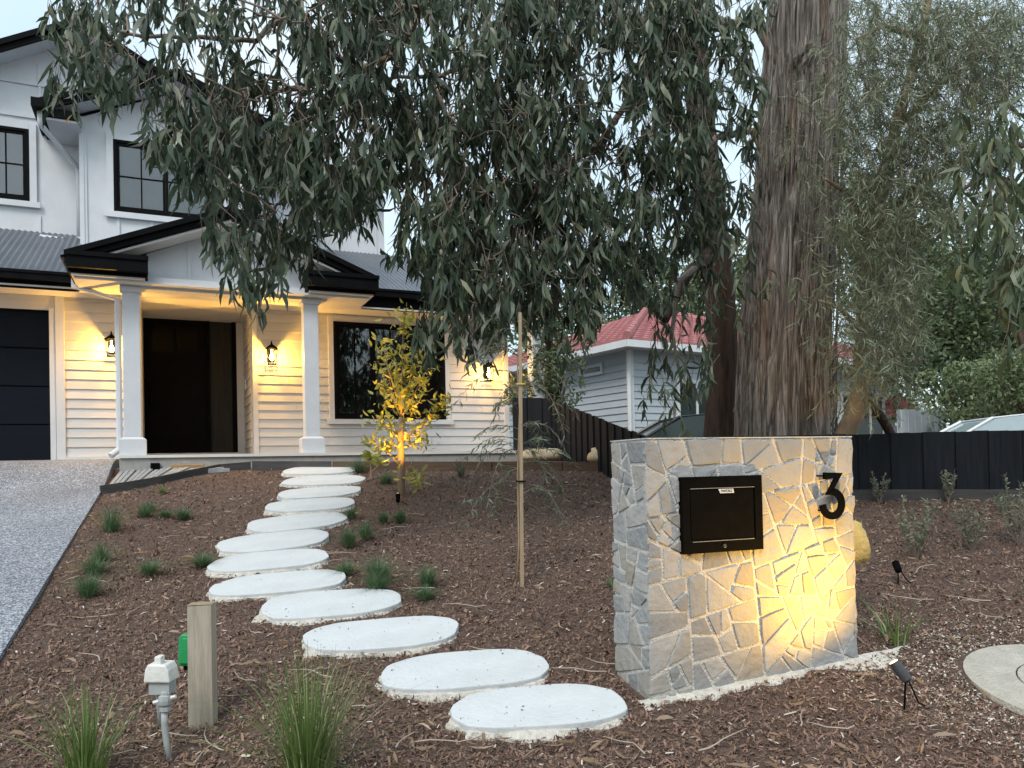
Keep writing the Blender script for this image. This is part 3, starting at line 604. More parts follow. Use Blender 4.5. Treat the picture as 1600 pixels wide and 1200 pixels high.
def crazy(wid, hgt, npts, seed, place, skip=None):
    rr = random.Random(seed); done = []
    def area(P): return abs(sum(P[k][0]*P[(k+1) % len(P)][1]-P[(k+1) % len(P)][0]*P[k][1] for k in range(len(P))))/2
    def split(P, lim):
        ar = area(P)
        if ar < lim: done.append(P); return
        cx0 = sum(q[0] for q in P)/len(P); cy0 = sum(q[1] for q in P)/len(P)
        best = None
        for _ in range(4):
            an = rr.uniform(0, PI); nx_, ny_ = math.cos(an), math.sin(an); off = rr.uniform(-.22, .22)*math.sqrt(ar)
            c_ = nx_*cx0+ny_*cy0+off; A1 = clip(P, nx_, ny_, c_); A2 = clip(P, -nx_, -ny_, -c_)
            if len(A1) < 3 or len(A2) < 3: continue
            def comp(Q):
                pr = sum(math.hypot(Q[k][0]-Q[k-1][0], Q[k][1]-Q[k-1][1]) for k in range(len(Q))); return area(Q)/(pr*pr+1e-9)
            sc_ = min(comp(A1), comp(A2))
            if best is None or sc_ > best[0]: best = (sc_, A1, A2)
        if best is None: done.append(P); return
        for Q in best[1:]: split(Q, lim if ar > .1 else rr.choice((.008, .013, .020, .028, .036)))
    split([(.0, wz0), (wid, wz0), (wid, hgt-.002), (0, hgt-.002)], .03)
    for P in done:
        # shrink for the joint
        pp0 = P; poly = P; sgn = 1 if sum(P[k][0]*P[(k+1) % len(P)][1]-P[(k+1) % len(P)][0]*P[k][1] for k in range(len(P))) > 0 else -1
        for k in range(len(P)):
            p, q = P[k], P[(k+1) % len(P)]; l = math.hypot(q[0]-p[0], q[1]-p[1])
            if l < 1e-6: continue
            nx_, ny_ = sgn*(q[1]-p[1])/l, -sgn*(q[0]-p[0])/l
            poly = clip(poly, nx_, ny_, nx_*p[0]+ny_*p[1]-rr.uniform(.004, .0085))
            if len(poly) < 3: break
        if len(poly) < 3: continue
        # drop tiny edges, wobble corners
        pp = [poly[k] for k in range(len(poly)) if math.hypot(poly[k][0]-poly[k-1][0], poly[k][1]-poly[k-1][1]) > .008]
        if len(pp) < 3: continue
        cx_ = sum(a for a, _ in pp)/len(pp); cy_ = sum(b_ for _, b_ in pp)/len(pp)
        if skip and skip(cx_, cy_, pp): continue
        ed = []
        for k in range(len(pp)):
            a, b_ = pp[k], pp[(k+1) % len(pp)]; l = math.hypot(b_[0]-a[0], b_[1]-a[1]); ns = max(1, int(l/.05))
            for s in range(ns):
                t_ = s/ns; j = 0 if s == 0 else rr.uniform(-.004, .002)
                x_ = a[0]+(b_[0]-a[0])*t_; y_ = a[1]+(b_[1]-a[1])*t_
                f_ = 1-(.16 if s == 0 else 0)*min(1, .03/max(.02, math.hypot(x_-cx_, y_-cy_)))+j
                xe, ye = cx_+(x_-cx_)*f_, cy_+(y_-cy_)*f_
                if x_ < .012 or x_ > wid-.012: xe += rr.uniform(-.009, .006)
                if y_ > hgt-.014: ye += rr.uniform(-.006, .009)
                ed.append((xe, ye))
        n_ = len(ed); h = rr.uniform(.006, .013); tx, ty = rr.uniform(-.03, .03), rr.uniform(-.03, .03)
        V = []; Fc = []
        for g_, hh in ((1.0, -.012), (1.0, h*.55), (.955, h)):
            for (x_, y_) in ed:
                jj = rr.uniform(-.0015, .0015) if hh > 0 else 0
                V.append(place(cx_+(x_-cx_)*g_, cy_+(y_-cy_)*g_, hh+jj+(tx*(x_-cx_)+ty*(y_-cy_) if hh == h else 0)))
        V.append(place(cx_, cy_, h+.001))
        for l in range(2):
            for k in range(n_): Fc.append((l*n_+k, l*n_+(k+1) % n_, (l+1)*n_+(k+1) % n_, (l+1)*n_+k))
        for k in range(n_): Fc.append((2*n_+k, 2*n_+(k+1) % n_, 3*n_))
        MB().add(V, Fc).build('stone', rr.choice(STONEM[:4]+STONEM[:3]+STONEM[4:]), wall)
mbx0, mbz0 = wp(1064, 866); mbx1, mbz1 = wp(1186, 742)
def skipm(cx_, cy_, pp): return all(mbx0 < a < mbx1 and mbz0 < b_ < mbz1 for a, b_ in pp)
crazy(WL, wz1, 92, 5, lambda a, b_, h: (a, .012-h, b_), skipm)
crazy(WT, wz1, 30, 9, lambda a, b_, h: (.012-h, WT-a, b_))
crazy(WT, wz1, 26, 10, lambda a, b_, h: (WL-.012+h, a, b_))
MB().box(.004, WL-.004, .004, WT-.004, wz1, wz1+.006).build('top_screed', M_joint, wall)
# mailbox face
mb = tag(empty('mailbox', tuple(WC+wdx*mbx0+np.array([0, 0, mbz0])), WA), 'square black steel parcel mailbox set into the stone wall', 'mailbox')
mw, mh = mbx1-mbx0, mbz1-mbz0
MB().box(0, mw, -.022, .05, 0, .055).box(0, mw, -.022, .05, mh-.055, mh).box(0, .045, -.022, .05, .055, mh-.055).box(mw-.045, mw, -.022, .05, .055, mh-.055).build('frame', M_metalblk, mb, bevel=.002)
dd = bx('door', M_metalblk, mb, .050, mw-.050, -.017, .04, .061, mh-.062, bevel=.003)
M_lip = mat('worn steel edge', (.30, .30, .28), (.4, .4, .37), rough=.4, metal=.5)
bx('lip', M_lip, dd, .048, mw-.048, -.0235, -.0215, mh-.060, mh-.0575); bx('lip', M_lip, dd, .055, mw-.055, -.0235, -.0215, .056, .0585)
lk = MB().lathe([(.010, 0), (.010, .006), (.006, .008)], 0, 0, 10).build('lock', M_steel, dd, loc=(mw*.5, -.022, .03)); lk.rotation_euler = (R(90), 0, 0)
lbl = MB().prism([(mw*.44, -.0255, mh-.064), (mw*.625, -.0255, mh-.064), (mw*.635, -.0255, mh-.085), (mw*.462, -.0255, mh-.085)], (0, .003, 0)).build('name_plate', mat('plate silver', (.55, .57, .62), (.5, .52, .56), rough=.35), mb)
cu = bpy.data.curves.new('text', 'FONT'); cu.body = 'PARCELS'; cu.size = .0165; cu.align_x = 'CENTER'; cu.align_y = 'CENTER'; cu.extrude = .0004
to = bpy.data.objects.new('text', cu); C.objects.link(to); dg = bpy.context.evaluated_depsgraph_get(); me = bpy.data.meshes.new_from_object(to.evaluated_get(dg)); bpy.data.objects.remove(to)
me.materials.append(M_metalblk); lt = bpy.data.objects.new('lettering', me); C.objects.link(lt); lt.parent = lbl; lt.location = (mw*.541, -.0264, mh-.0745); lt.rotation_euler = (R(90), 0, 0)
# house number
nx0, nz0 = wp(1278, 809); nx1, nz1 = wp(1313, 738)
num = tag(empty('house_number', tuple(WC+wdx*nx0+np.array([0, 0, nz0])), WA), 'black metal house number 3 standing off the stone wall', 'house number')
nw, nh = nx1-nx0, nz1-nz0
path = [(.16, .935), (.80, .935)]; diag = [(.80, .935), (.40, .575)]
bowl = [(.40, .575), (.52, .585)] + [(.50+.42*math.sin(a), .31+.27*math.cos(a)) for a in np.linspace(.25, 2*PI-1.62, 18)]
pl = path + diag[1:] + bowl[1:]
sw = .037; P2 = [np.array([(a-.12)*nw*.95, b_*nh]) for a, b_ in pl]; lef = []; rig = []
for i, p in enumerate(P2):
    d0 = P2[i]-P2[i-1] if i else P2[1]-P2[0]; d1 = P2[i+1]-P2[i] if i < len(P2)-1 else d0
    d0 = d0/np.linalg.norm(d0); d1 = d1/np.linalg.norm(d1); n0 = np.array([-d0[1], d0[0]]); n1 = np.array([-d1[1], d1[0]])
    nn_ = n0+n1; nl = np.linalg.norm(nn_); nn_ = nn_/nl; k_ = min(1/max(.35, nn_@n0), 1.55)*sw/2
    lef.append(p+nn_*k_); rig.append(p-nn_*k_)
m = MB(); V = []
for y_ in (-.050, -.036):
    for a, b_ in zip(lef, rig): V += [(a[0], y_, a[1]), (b_[0], y_, b_[1])]
n_ = len(lef); Fc = []
for i in range(n_-1):
    a = 2*i; o_ = 2*n_; Fc += [(a, a+1, a+3, a+2), (o_+a, o_+a+2, o_+a+3, o_+a+1), (a, a+2, o_+a+2, o_+a), (a+1, o_+a+1, o_+a+3, a+3)]
Fc += [(0, 2*n_, 2*n_+1, 1), (2*n_-2, 2*n_-1, 4*n_-1, 4*n_-2)]
m.add(V, Fc).build('digit', M_metalblk, num)
for q_ in (P2[0], P2[4], P2[-3]): MB().tube([(q_[0], -.037, q_[1]), (q_[0], .01, q_[1])], .005, 6).build('standoff_pin', M_metalblk, num)
# pale concrete footing spilling out along the wall's foot
V = [];NF = 60
for k in range(NF+1):
    t_ = -.06+k/NF*(WL+.42); wv = .045+.09*noise.noise(Vector((t_*2.6, 0, 2)))+.035*noise.noise(Vector((t_*11, 3, 2))) + .02*noise.noise(Vector((t_*31, 3, 2)))+.03*sst(.9, 1.3, np.array(t_))-.09*sst(1.38, 1.62, np.array(t_))
    for s_, hh in ((-.02, .010), (wv*.5, .006), (wv, -.006), (wv+.02, -.04)):
        P = WC+wdx*t_+wdn*s_; V.append((P[0], P[1], G(P[0], P[1])+hh+.006*noise.noise(Vector((t_*20, s_*20, 0)))))
Fc = [(4*k+j, 4*k+j+1, 4*k+5+j, 4*k+4+j) for k in range(NF) for j in range(3)]
tag(MB().add(V, Fc).build('wall_footing', M_mortar, smooth=False), 'pale concrete footing strip along the base of the letterbox wall', 'footing')

# rocks
def rock(name, loc, size, m, label, seed, cat='boulder'):
    V = []; Fc = []; a, b_ = 14, 9
    for j in range(b_+1):
        for i in range(a):
            th = 2*PI*i/a; ph = PI*j/b_; d = Vector((math.sin(ph)*math.cos(th), math.sin(ph)*math.sin(th), math.cos(ph)))
            k = 1+.28*noise.noise(d*1.3+Vector((seed, 0, 0)))+.1*noise.noise(d*4+Vector((seed, 0, 0)))
            k *= 1/max(.80, max(abs(d.x), abs(d.y), abs(d.z)))*.9
            V.append((d.x*k*size[0], d.y*k*size[1], d.z*k*size[2]))
    for j in range(b_):
        for i in range(a): Fc.append((j*a+i, (j+1)*a+i, (j+1)*a+(i+1) % a, j*a+(i+1) % a))
    return tag(MB().add(V, Fc).build(name, m, loc=tuple(map(float, loc)), smooth=True), label, cat)
p = at(1341, 848, 4.75); rock('boulder', (p[0]-.03, p[1], p[2]), (.075, .10, .14), M_ochre, 'ochre yellow boulder peeking out behind the right end of the wall', 3)
p = at(845, 706, 11.0); rock('boulder', (p[0], p[1], p[2]-.04), (.32, .2, .085), M_sand, 'flat pale sandstone boulder by the right corner of the porch', 5)
p = at(940, 706, 10.4); rock('boulder', (p[0], p[1], p[2]-.04), (.18, .16, .10), M_sand, 'rounded sandstone boulder left of the wall top by the fence', 8)

# pit lid and gravel at right
pc = gp(1690, 1070)
pit = tag(empty('pit_lid', pc), 'round pale concrete pit cover at the right edge', 'pit cover')
M_sandy = mat('sandy concrete', (.34, .32, .275), (.46, .44, .385), scale=9, rough=.95, bump=.6, bscale=70)
def disc(r0, r1, z, dz, m, nm):
    V = []; Fc = []; N = 40
    for k in range(N):
        th = 2*PI*k/N
        for r_, hh in ((r0, z), (r1, z), (r1+.006, z-dz)): x_, y_ = r_*math.cos(th), r_*math.sin(th); V.append((x_, y_, SL*y_+hh))
    for k in range(N):
        a = 3*k; b_ = 3*((k+1) % N); Fc += [(a, a+1, b_+1, b_), (a+1, a+2, b_+2, b_+1)]
    if r0 < .02: Fc.append(tuple(3*k for k in range(N)))
    return MB().add(V, Fc).build(nm, m, pit)
disc(.27, .50, .001, .08, M_sandy, 'collar'); disc(.01, .262, .004, .03, M_sandy, 'lid')

# ------------------------------------------------------------------ fences
def fence(pts, zt, zb, label, rail=True, name='paling_fence', m=M_fence, pw=.15, plinth=True):
    o = np.array([pts[0][0], pts[0][1], 0]); root = tag(empty(name, o), label, 'fence')
    for s in range(len(pts)-1):
        p0, p1 = np.array(pts[s]), np.array(pts[s+1]); l = np.linalg.norm(p1-p0); d = (p1-p0)/l; n_ = np.array([d[1], -d[0]]); k = int(l/pw)
        if n_@p0 > 0: n_ = -n_
        for i in range(k):
            t0, t1 = i/k, (i+1)/k-.006/l; za, zc = zt[s]+(zt[s+1]-zt[s])*t0, zt[s]+(zt[s+1]-zt[s])*t1; ba, bc = zb[s]+(zb[s+1]-zb[s])*t0, zb[s]+(zb[s+1]-zb[s])*t1
            off = n_*(.022 if i % 2 else 0.0); a = p0+d*l*t0+off-o[:2]-d*(.02 if i % 2 else 0); b_ = p0+d*l*t1+off-o[:2]+d*(.02 if i % 2 else 0); j = random.uniform(-.006, .006)
            MB().prism([(a[0], a[1], ba), (b_[0], b_[1], bc), (b_[0], b_[1], zc+j), (a[0], a[1], za+j)], (-n_[0]*.018, -n_[1]*.018, 0)).build('paling', m, root)
        if plinth:
            a = p0+n_*.05-o[:2]; b_ = p1+n_*.05-o[:2]
            MB().prism([(a[0], a[1], zb[s]-.12), (b_[0], b_[1], zb[s+1]-.12), (b_[0], b_[1], zb[s+1]+.07), (a[0], a[1], zb[s]+.07)], (-n_[0]*.03, -n_[1]*.03, 0)).build('plinth_board', M_sleeper, root)
        for hz in (.25, .75):
            a = p0-n_*.02-o[:2]; b_ = p1-n_*.02-o[:2]; z0 = zb[s]+(zt[s]-zb[s])*hz; z1 = zb[s+1]+(zt[s+1]-zb[s+1])*hz
            MB().prism([(a[0], a[1], z0), (b_[0], b_[1], z1), (b_[0], b_[1], z1+.07), (a[0], a[1], z0+.07)], (-n_[0]*.04, -n_[1]*.04, 0)).build('rail', m, root)
    return root
f0 = gp(1345, 778); f1 = gp(1600, 778)
zt0 = at(1345, 678, f0[1])[2]
fence([(9.2, 7.75), (f1[0], f1[1]), (f0[0], f0[1]), (1.62, 8.45)], [zt0, zt0, zt0, zt0+.01], [1.22, f1[2]+.02, f0[2]+.02, 1.38], 'low charcoal paling fence running right from behind the letterbox wall')
q0 = at(1008, 682, 8.55); q1 = at(858, 622, 13.0); q2 = at(800, 621, 13.6)
fence([(q0[0], q0[1]), (q1[0], q1[1]), (q2[0], q2[1])], [q0[2], q1[2], q2[2]], [1.4, 1.8, 1.85], 'charcoal paling fence raking down the slope beside the grey neighbour house', plinth=False)

# ------------------------------------------------------------------ neighbour house
NY = 17.0; n0_ = at(984, 541, NY); NA = math.atan2(.527, .85)
nh_ = tag(empty('neighbour_house', (n0_[0], n0_[1], 0), NA), 'grey blue weatherboard cottage with red tiled hip roof beyond the fence', 'house')
EZN = float(n0_[2])-.05; NL, ND = 10.2, 9.0; BZ = 1.3
nwl = MB().box(.02, NL, .02, .2, BZ, EZN).box(.02, .2, .2, ND, BZ, EZN).box(NL-.2, NL, .2, ND, BZ, EZN).build('wall', M_nbd, nh_)
nb = 0
for k in range(int((EZN-BZ)/.16)):
    z0 = BZ+k*.16; h = min(.16, EZN-z0)
    MB().prism([(0.02, .02, z0+h), (0.02, .012, z0+h), (.02, -.012, z0), (.02, .02, z0)], (NL-.02, 0, 0)).build('board', M_nbd, nwl)
    MB().prism([(.02, .02, z0+h), (.012, .02, z0+h), (-.012, .02, z0), (.02, .02, z0)], (0, ND-.02, 0)).build('board', M_nbd, nwl)
bx('corner_board', M_nwhite, nh_, -.03, .07, -.03, .07, BZ, EZN)
MB().tube([(-.10, -.06, EZN-.05), (-.10, -.06, BZ)], .05, 8).build('downpipe', M_nwhite, nh_)
def nwin_f(u0, u1, z0, z1, bars):
    o = MB().box(u0, u1, -.05, .03, z1-.09, z1).box(u0, u1, -.05, .03, z0, z0+.09).box(u0, u0+.09, -.05, .03, z0+.09, z1-.09).box(u1-.09, u1, -.05, .03, z0+.09, z1-.09).build('window', M_nwhite, nh_)
    for b_ in range(1, bars): x_ = u0+(u1-u0)*b_/bars; bx('glazing_bar', M_nwhite, o, x_-.03, x_+.03, -.04, .02, z0+.09, z1-.09)
    bx('pane', M_carglass, o, u0+.05, u1-.05, -.016, -.013, z0+.05, z1-.05)
nwin_f(1.35, 3.3, 2.2, 3.7, 3); nwin_f(7.4, 9.4, 2.35, 3.6, 3)
def nwin_l(v0, v1, z0, z1):
    o = MB().box(-.05, .03, v0, v1, z1-.07, z1).box(-.05, .03, v0, v1, z0, z0+.07).box(-.05, .03, v0, v0+.07, z0+.07, z1-.07).box(-.05, .03, v1-.07, v1, z0+.07, z1-.07).build('window', M_nwhite, nh_)
    bx('pane', M_carglass, o, -.016, -.013, v0+.04, v1-.04, z0+.04, z1-.04)
def nv(px, py):   # point on the left wall plane -> (v,z)
    d = ray(px, py); ux = np.array([math.cos(NA), math.sin(NA), 0]); vx = np.array([-math.sin(NA), math.cos(NA), 0]); o = np.array([n0_[0], n0_[1], 0])
    t_ = ((o-EYE)@ux)/(d@ux); P = EYE+t_*d; return float((P-o)@vx), float(P[2])
a_ = nv(907, 591); b_ = nv(943, 567); nwin_l(b_[0], a_[0], a_[1], b_[1])
a_ = nv(832, 612); b_ = nv(862, 596); nwin_l(b_[0], a_[0], a_[1], b_[1])
# hip roof of tile courses
OV = .5; PT = math.tan(R(21)); x0, x1, y0, y1 = -OV, NL+OV, -OV, ND+OV; half = (y1-y0)/2
def tiles(side):
    V = []; Fc = []; cw = .30; ch = .30; nr = int(half/ch)
    for r_ in range(nr):
        d0, d1 = r_*ch, (r_+1)*ch+.03
        if side in ('f',): lo, hi = x0+d0, x1-d0
        else: lo, hi = y0+d0, y1-d0
        n_ = max(1, int((hi-lo)/cw*5))
        for i in range(n_+1):
            s_ = lo+(hi-lo)*i/n_; w_ = .030*abs(math.sin(PI*s_/cw)); z_0 = EZN+.10+d0*PT+.05; z_1 = EZN+.10+d1*PT
            sa = s_; sb = lo+ch*.5+(hi-lo-ch)*i/n_
            if side == 'f': q = [(sa, y0+d0, z_0+w_-.07), (sa, y0+d0-.005, z_0+w_), (sb, y0+d1, z_1+w_)]
            elif side == 'l': q = [(x0+d0, sa, z_0+w_-.07), (x0+d0-.005, sa, z_0+w_), (x0+d1, sb, z_1+w_)]
            else: q = [(x1-d0, sa, z_0+w_-.07), (x1-d0+.005, sa, z_0+w_), (x1-d1, sb, z_1+w_)]
            b0 = len(V); V += q
            if i: Fc += [(b0-3, b0, b0+1, b0-2), (b0-2, b0+1, b0+2, b0-1)]
    o = MB().add(V, Fc).build('roof_tiles', M_tile, nh_); o['kind'] = 'stuff'
for s_ in 'flr': tiles(s_)
MB().add([(x0, y0, EZN+.08), (x1, y0, EZN+.08), (x1, y1, EZN+.08), (x0, y1, EZN+.08), (x0+half, (y0+y1)/2, EZN+.08+half*PT), (x1-half, (y0+y1)/2, EZN+.08+half*PT)], [(0, 1, 5, 4), (3, 0, 4), (1, 2, 5), (2, 3, 4, 5)]).build('roof', M_tile, nh_)
for (xa, ya, xb, yb) in ((x0, y0, x0+half, y0+half), (x1, y0, x1-half, y0+half)):
    for k in range(13): t0, t1 = k/13, (k+1.15)/13; MB().tube([(xa+(xb-xa)*t, ya+(yb-ya)*t, EZN+.16+half*PT*t+(.02 if t == t0 else 0)) for t in (t0, t1)], .10, 6).build('hip_tile', M_tile, nh_)
MB().box(x0-.02, x1+.02, y0-.05, y0-.01, EZN-.06, EZN+.09).box(x0-.05, x0-.01, y0, y1, EZN-.06, EZN+.09).box(x1+.01, x1+.05, y0, y1, EZN-.06, EZN+.09).build('gutter', M_nwhite, nh_)
bx('soffit', M_nwhite, nh_, x0, x1, y0, y1, EZN-.02, EZN+.02)
MB().prism([(NL-.7, -.02, EZN-.75), (NL-.7, -.75, EZN-1.35), (NL-.7, -.02, EZN-1.35)], (.9, 0, 0)).build('awning', M_awn, nh_)
# paling gate beside the cottage
g0 = at(1402, 640, 17.5); g1 = at(1478, 640, 19.0)
fence([(g0[0], g0[1]), (g1[0], g1[1])], [g0[2], g1[2]], [1.4, 1.4], 'pale grey paling gate at the right end of the cottage', name='paling_gate', m=M_nbd, plinth=False, pw=.16)

# ------------------------------------------------------------------ cars
def car(loc, rz, paint, label):
    r = tag(empty('parked_car', loc, rz), label, 'car', 'cars parked beyond the fence')
    prof = [(-2.2, .45, .30), (-2.25, .80, .3), (-2.1, 1.0, .8), (-1.2, 1.02, .85), (-.2, 1.0, .88), (.9, .98, .88), (1.6, .92, .85), (2.15, .75, .8), (2.2, .45, .75)]
    # body: sections along x
    V = []; Fc = []; xs = [-2.2, -2.1, -1.6, -.9, 0, .8, 1.5, 2.0, 2.18]; top = [.82, .98, 1.0, .98, .96, .95, .90, .80, .68]; bot = [.42, .34, .28, .25, .25, .25, .28, .34, .42]; wd = [.66, .82, .88, .90, .90, .90, .87, .80, .64]
    for x_, t_, b_, w_ in zip(xs, top, bot, wd): V += [(x_, -w_*.93, b_), (x_, -w_, (b_+t_)*.5), (x_, -w_*.93, t_-.06), (x_, -w_*.7, t_), (x_, w_*.7, t_), (x_, w_*.93, t_-.06), (x_, w_, (b_+t_)*.5), (x_, w_*.93, b_)]
    for i in range(len(xs)-1):
        for k in range(8): a = i*8; Fc.append((a+k, a+(k+1) % 8, a+8+(k+1) % 8, a+8+k))
    Fc += [tuple(range(8)), tuple(range(64, 72))[::-1]]
    MB().add(V, Fc).build('body', paint, r, smooth=True)
    V = []; Fc = []; xs = [-1.95, -1.35, -.5, .15, 1.0]; top = [1.0, 1.40, 1.47, 1.42, .96]; wt = [.68, .58, .60, .58, .70]; wb = [.80, .80, .80, .80, .76]
    for x_, t_, a_, b_ in zip(xs, top, wt, wb): V += [(x_, -b_, .95), (x_, -a_, t_), (x_, a_, t_), (x_, b_, .95)]
    for i in range(4): a = 4*i; Fc += [(a, a+1, a+5, a+4), (a+2, a+3, a+7, a+6)]
    Fc += [(1, 2, 6, 5), (13, 14, 18, 17)]
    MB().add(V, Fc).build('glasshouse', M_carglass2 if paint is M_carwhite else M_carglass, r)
    MB().prism([(-1.35, -.585, 1.395), (-.5, -.605, 1.468), (.17, -.585, 1.415), (.17, -.585, 1.445), (-.5, -.605, 1.50), (-1.40, -.585, 1.43)], (0, 1.18, 0)).build('roof', paint, r, bevel=.02)
    for s_ in (-1, 1):
        MB().tube([(.17, s_*.585, 1.43), (1.02, s_*.71, .96)], .03, 5).build('pillar', paint, r); MB().tube([(-1.38, s_*.585, 1.41), (-1.97, s_*.69, .99)], .05, 5).build('pillar', paint, r)
    for x_ in (-1.35, 1.35):
        for s_ in (-1, 1):
            wv = MB().lathe([(.10, -.09), (.30, -.10), (.32, -.05), (.32, .05), (.30, .10), (.10, .09)], 0, 0, 16).build('wheel', M_tyre, r, loc=(x_, s_*.78, .32)); wv.rotation_euler = (R(90), 0, 0)
    for s_ in (-1, 1): bx('headlight', M_nwhite, r, 2.02, 2.17, s_*.52-.12, s_*.52+.12, .62, .74)
p = at(1505, 650, 13.0); car((p[0]+.4, p[1], p[2]-1.5), R(172), M_carwhite, 'white car parked behind the low fence at right, only roof visible')
p = at(1060, 650, 13.2); car((p[0], p[1], p[2]-1.48), R(186), M_carsilver, 'dark grey car parked between wall top and cottage, half hidden by leaves')

# ------------------------------------------------------------------ trees
def nz3(P, s, seed=0): return noise.noise(Vector((P[0]*s+seed, P[1]*s, P[2]*s)))
def trunk(name, pts, rad, m, parent, seg=72, sub=60, ridge=.10, freq=9, twist=.3, knots=()):
    P = np.array(pts, float); t = np.linspace(0, len(P)-1, sub); idx = np.arange(len(P))
    X = np.stack([np.interp(t, idx, P[:, k]) for k in range(3)], 1)
    for _ in range(6): X[1:-1] = (X[:-2]+X[1:-1]*2+X[2:])/4
    Rr = np.interp(t, idx, rad); V = []; Fc = []
    for i in range(sub):
        for k in range(seg):
            th = 2*PI*k/seg; z_ = X[i, 2]
            w1 = noise.noise(Vector((math.cos(th)*freq*.35, math.sin(th)*freq*.35, z_*.28)))
            r1 = abs(noise.noise(Vector((math.cos(th+.1*w1)*freq, math.sin(th+.1*w1)*freq, z_*.55+twist*th*0))))
            r2 = abs(noise.noise(Vector((math.cos(th)*freq*2.4, math.sin(th)*freq*2.4, z_*1.1+7))))
            g1 = math.exp(-(r1/.11)**2); g2 = math.exp(-(r2/.13)**2)
            rr_ = Rr[i]*(1+ridge*(.8*w1 + .45*r1 - .62*g1 - .30*g2))
            p = np.array([X[i, 0]+rr_*math.cos(th), X[i, 1]+rr_*math.sin(th), z_])
            for kp, kr, kh in knots:
                d = np.linalg.norm(p-kp)
                if d < kr*2: f_ = math.exp(-(d/kr)**2*2.2); p = p+np.array([math.cos(th), math.sin(th), 0])*kh*f_*(1+1.1*noise.noise(Vector(tuple(p*14))))
            V.append(tuple(p))
    for i in range(sub-1):
        for k in range(seg): k2 = (k+1) % seg; Fc.append((i*seg+k, i*seg+k2, (i+1)*seg+k2, (i+1)*seg+k))
    return MB().add(V, Fc).build(name, m, parent, smooth=True)
def wander(p0, p1, n, amp, seed):
    p0, p1 = np.array(p0, float), np.array(p1, float); rr = np.random.default_rng(seed); out = [p0]; d = np.zeros(3)
    for i in range(1, n):
        d = d*.6+rr.normal(size=3)*amp; out.append(p0+(p1-p0)*i/n+d*math.sin(PI*i/n))
    return out+[p1]
def cells(txt, row0=0):
    out = []
    for r_, line in enumerate(txt.strip('\n').split('\n')):
        for c_, ch in enumerate(line):
            if ch.isdigit() and ch != '0': out.append((c_*40, (r_+row0)*40, int(ch)))
    return out
# density of hanging gum foliage across the view (each digit covers 40 px of the photograph), turned into points 4.6-8 m away
GUM = '''
003776666725588877768887887654
002553254435788864667688888743
035651024522665254567685588753
024652146533576424668743488653
000343467741577643686566688432
000112578875556766887765278632
000001489878634776667754258644
000000268737985666677765368634
000000036634883257778876556543
000000005653463378888887544543
000000005664101488888887544400
000000000350000068888887642000
000000000000000026777776420000
000000000000000005653455200000
000000000000000002540000000000
000000000000000000200000000000
'''
TY = 9.25
big_tree = tag(empty('gum_tree', (float(at(1226, 680, TY)[0]), TY, 1.3)), 'huge stringybark gum with thick fibrous trunk and long drooping leaves', 'tree')
bo = np.array(big_tree.location)
tp = [at(1222, 830, TY), at(1224, 700, TY), at(1230, 560, TY), at(1238, 400, TY), at(1247, 250, TY), at(1255, 100, TY), at(1262, -40, TY), at(1268, -250, TY), at(1275, -480, TY)]
kn1 = at(1256, 88, TY-.42)-bo; kn2 = at(1222, 140, TY-.42)-bo; kn3 = at(1232, 255, TY-.45)-bo
trunk('trunk', [p-bo for p in tp], [.66, .55, .52, .50, .475, .45, .43, .40, .36], M_bark, big_tree, seg=300, sub=240, ridge=.22, freq=5.0, knots=[(kn1, .20, .15), (kn2, .16, .08), (kn3, .2, .10)])
ST = MB(); TP = np.array([p-bo for p in tp]); TR = np.array([.66, .55, .52, .50, .475, .45, .43, .40, .36])
for k in range(420):
    th = random.uniform(PI*.98, 2.02*PI); i0 = random.uniform(.4, 6.2); ln = random.uniform(.25, 1.3); w_ = random.uniform(.010, .032); V = []; NSG = 9; dr_ = random.uniform(-.25, .25); lift = random.choice((0, .0, .02, .06))
    for j in range(NSG):
        t_ = j/(NSG-1); zt_ = np.interp(i0, range(9), TP[:, 2])+ln*(t_-.5); cx0 = np.interp(zt_, TP[:, 2], TP[:, 0]); cy0 = np.interp(zt_, TP[:, 2], TP[:, 1]); rd = np.interp(zt_, TP[:, 2], TR)*1.03+.012+lift*(abs(2*t_-1)**3 if k % 2 else max(0, 1-2*t_)**2)
        a_ = th+dr_*.12*t_+.02*math.sin(6*t_+k); ww = w_*(1-.7*abs(2*t_-1)**2)/rd/2
        for sg, ex_ in ((-1, 0), (0, .010), (1, 0)): V.append((cx0+(rd+ex_)*math.cos(a_+sg*ww), cy0+(rd+ex_)*math.sin(a_+sg*ww), zt_))
    ST.add(V, [(3*j+q, 3*j+q+1, 3*j+q+4, 3*j+q+3) for j in range(NSG-1) for q in range(2)])
o = ST.build('bark_strips', M_bark, big_tree); o['kind'] = 'stuff'; o['label'] = 'stringy bark strips peeling off the trunk'
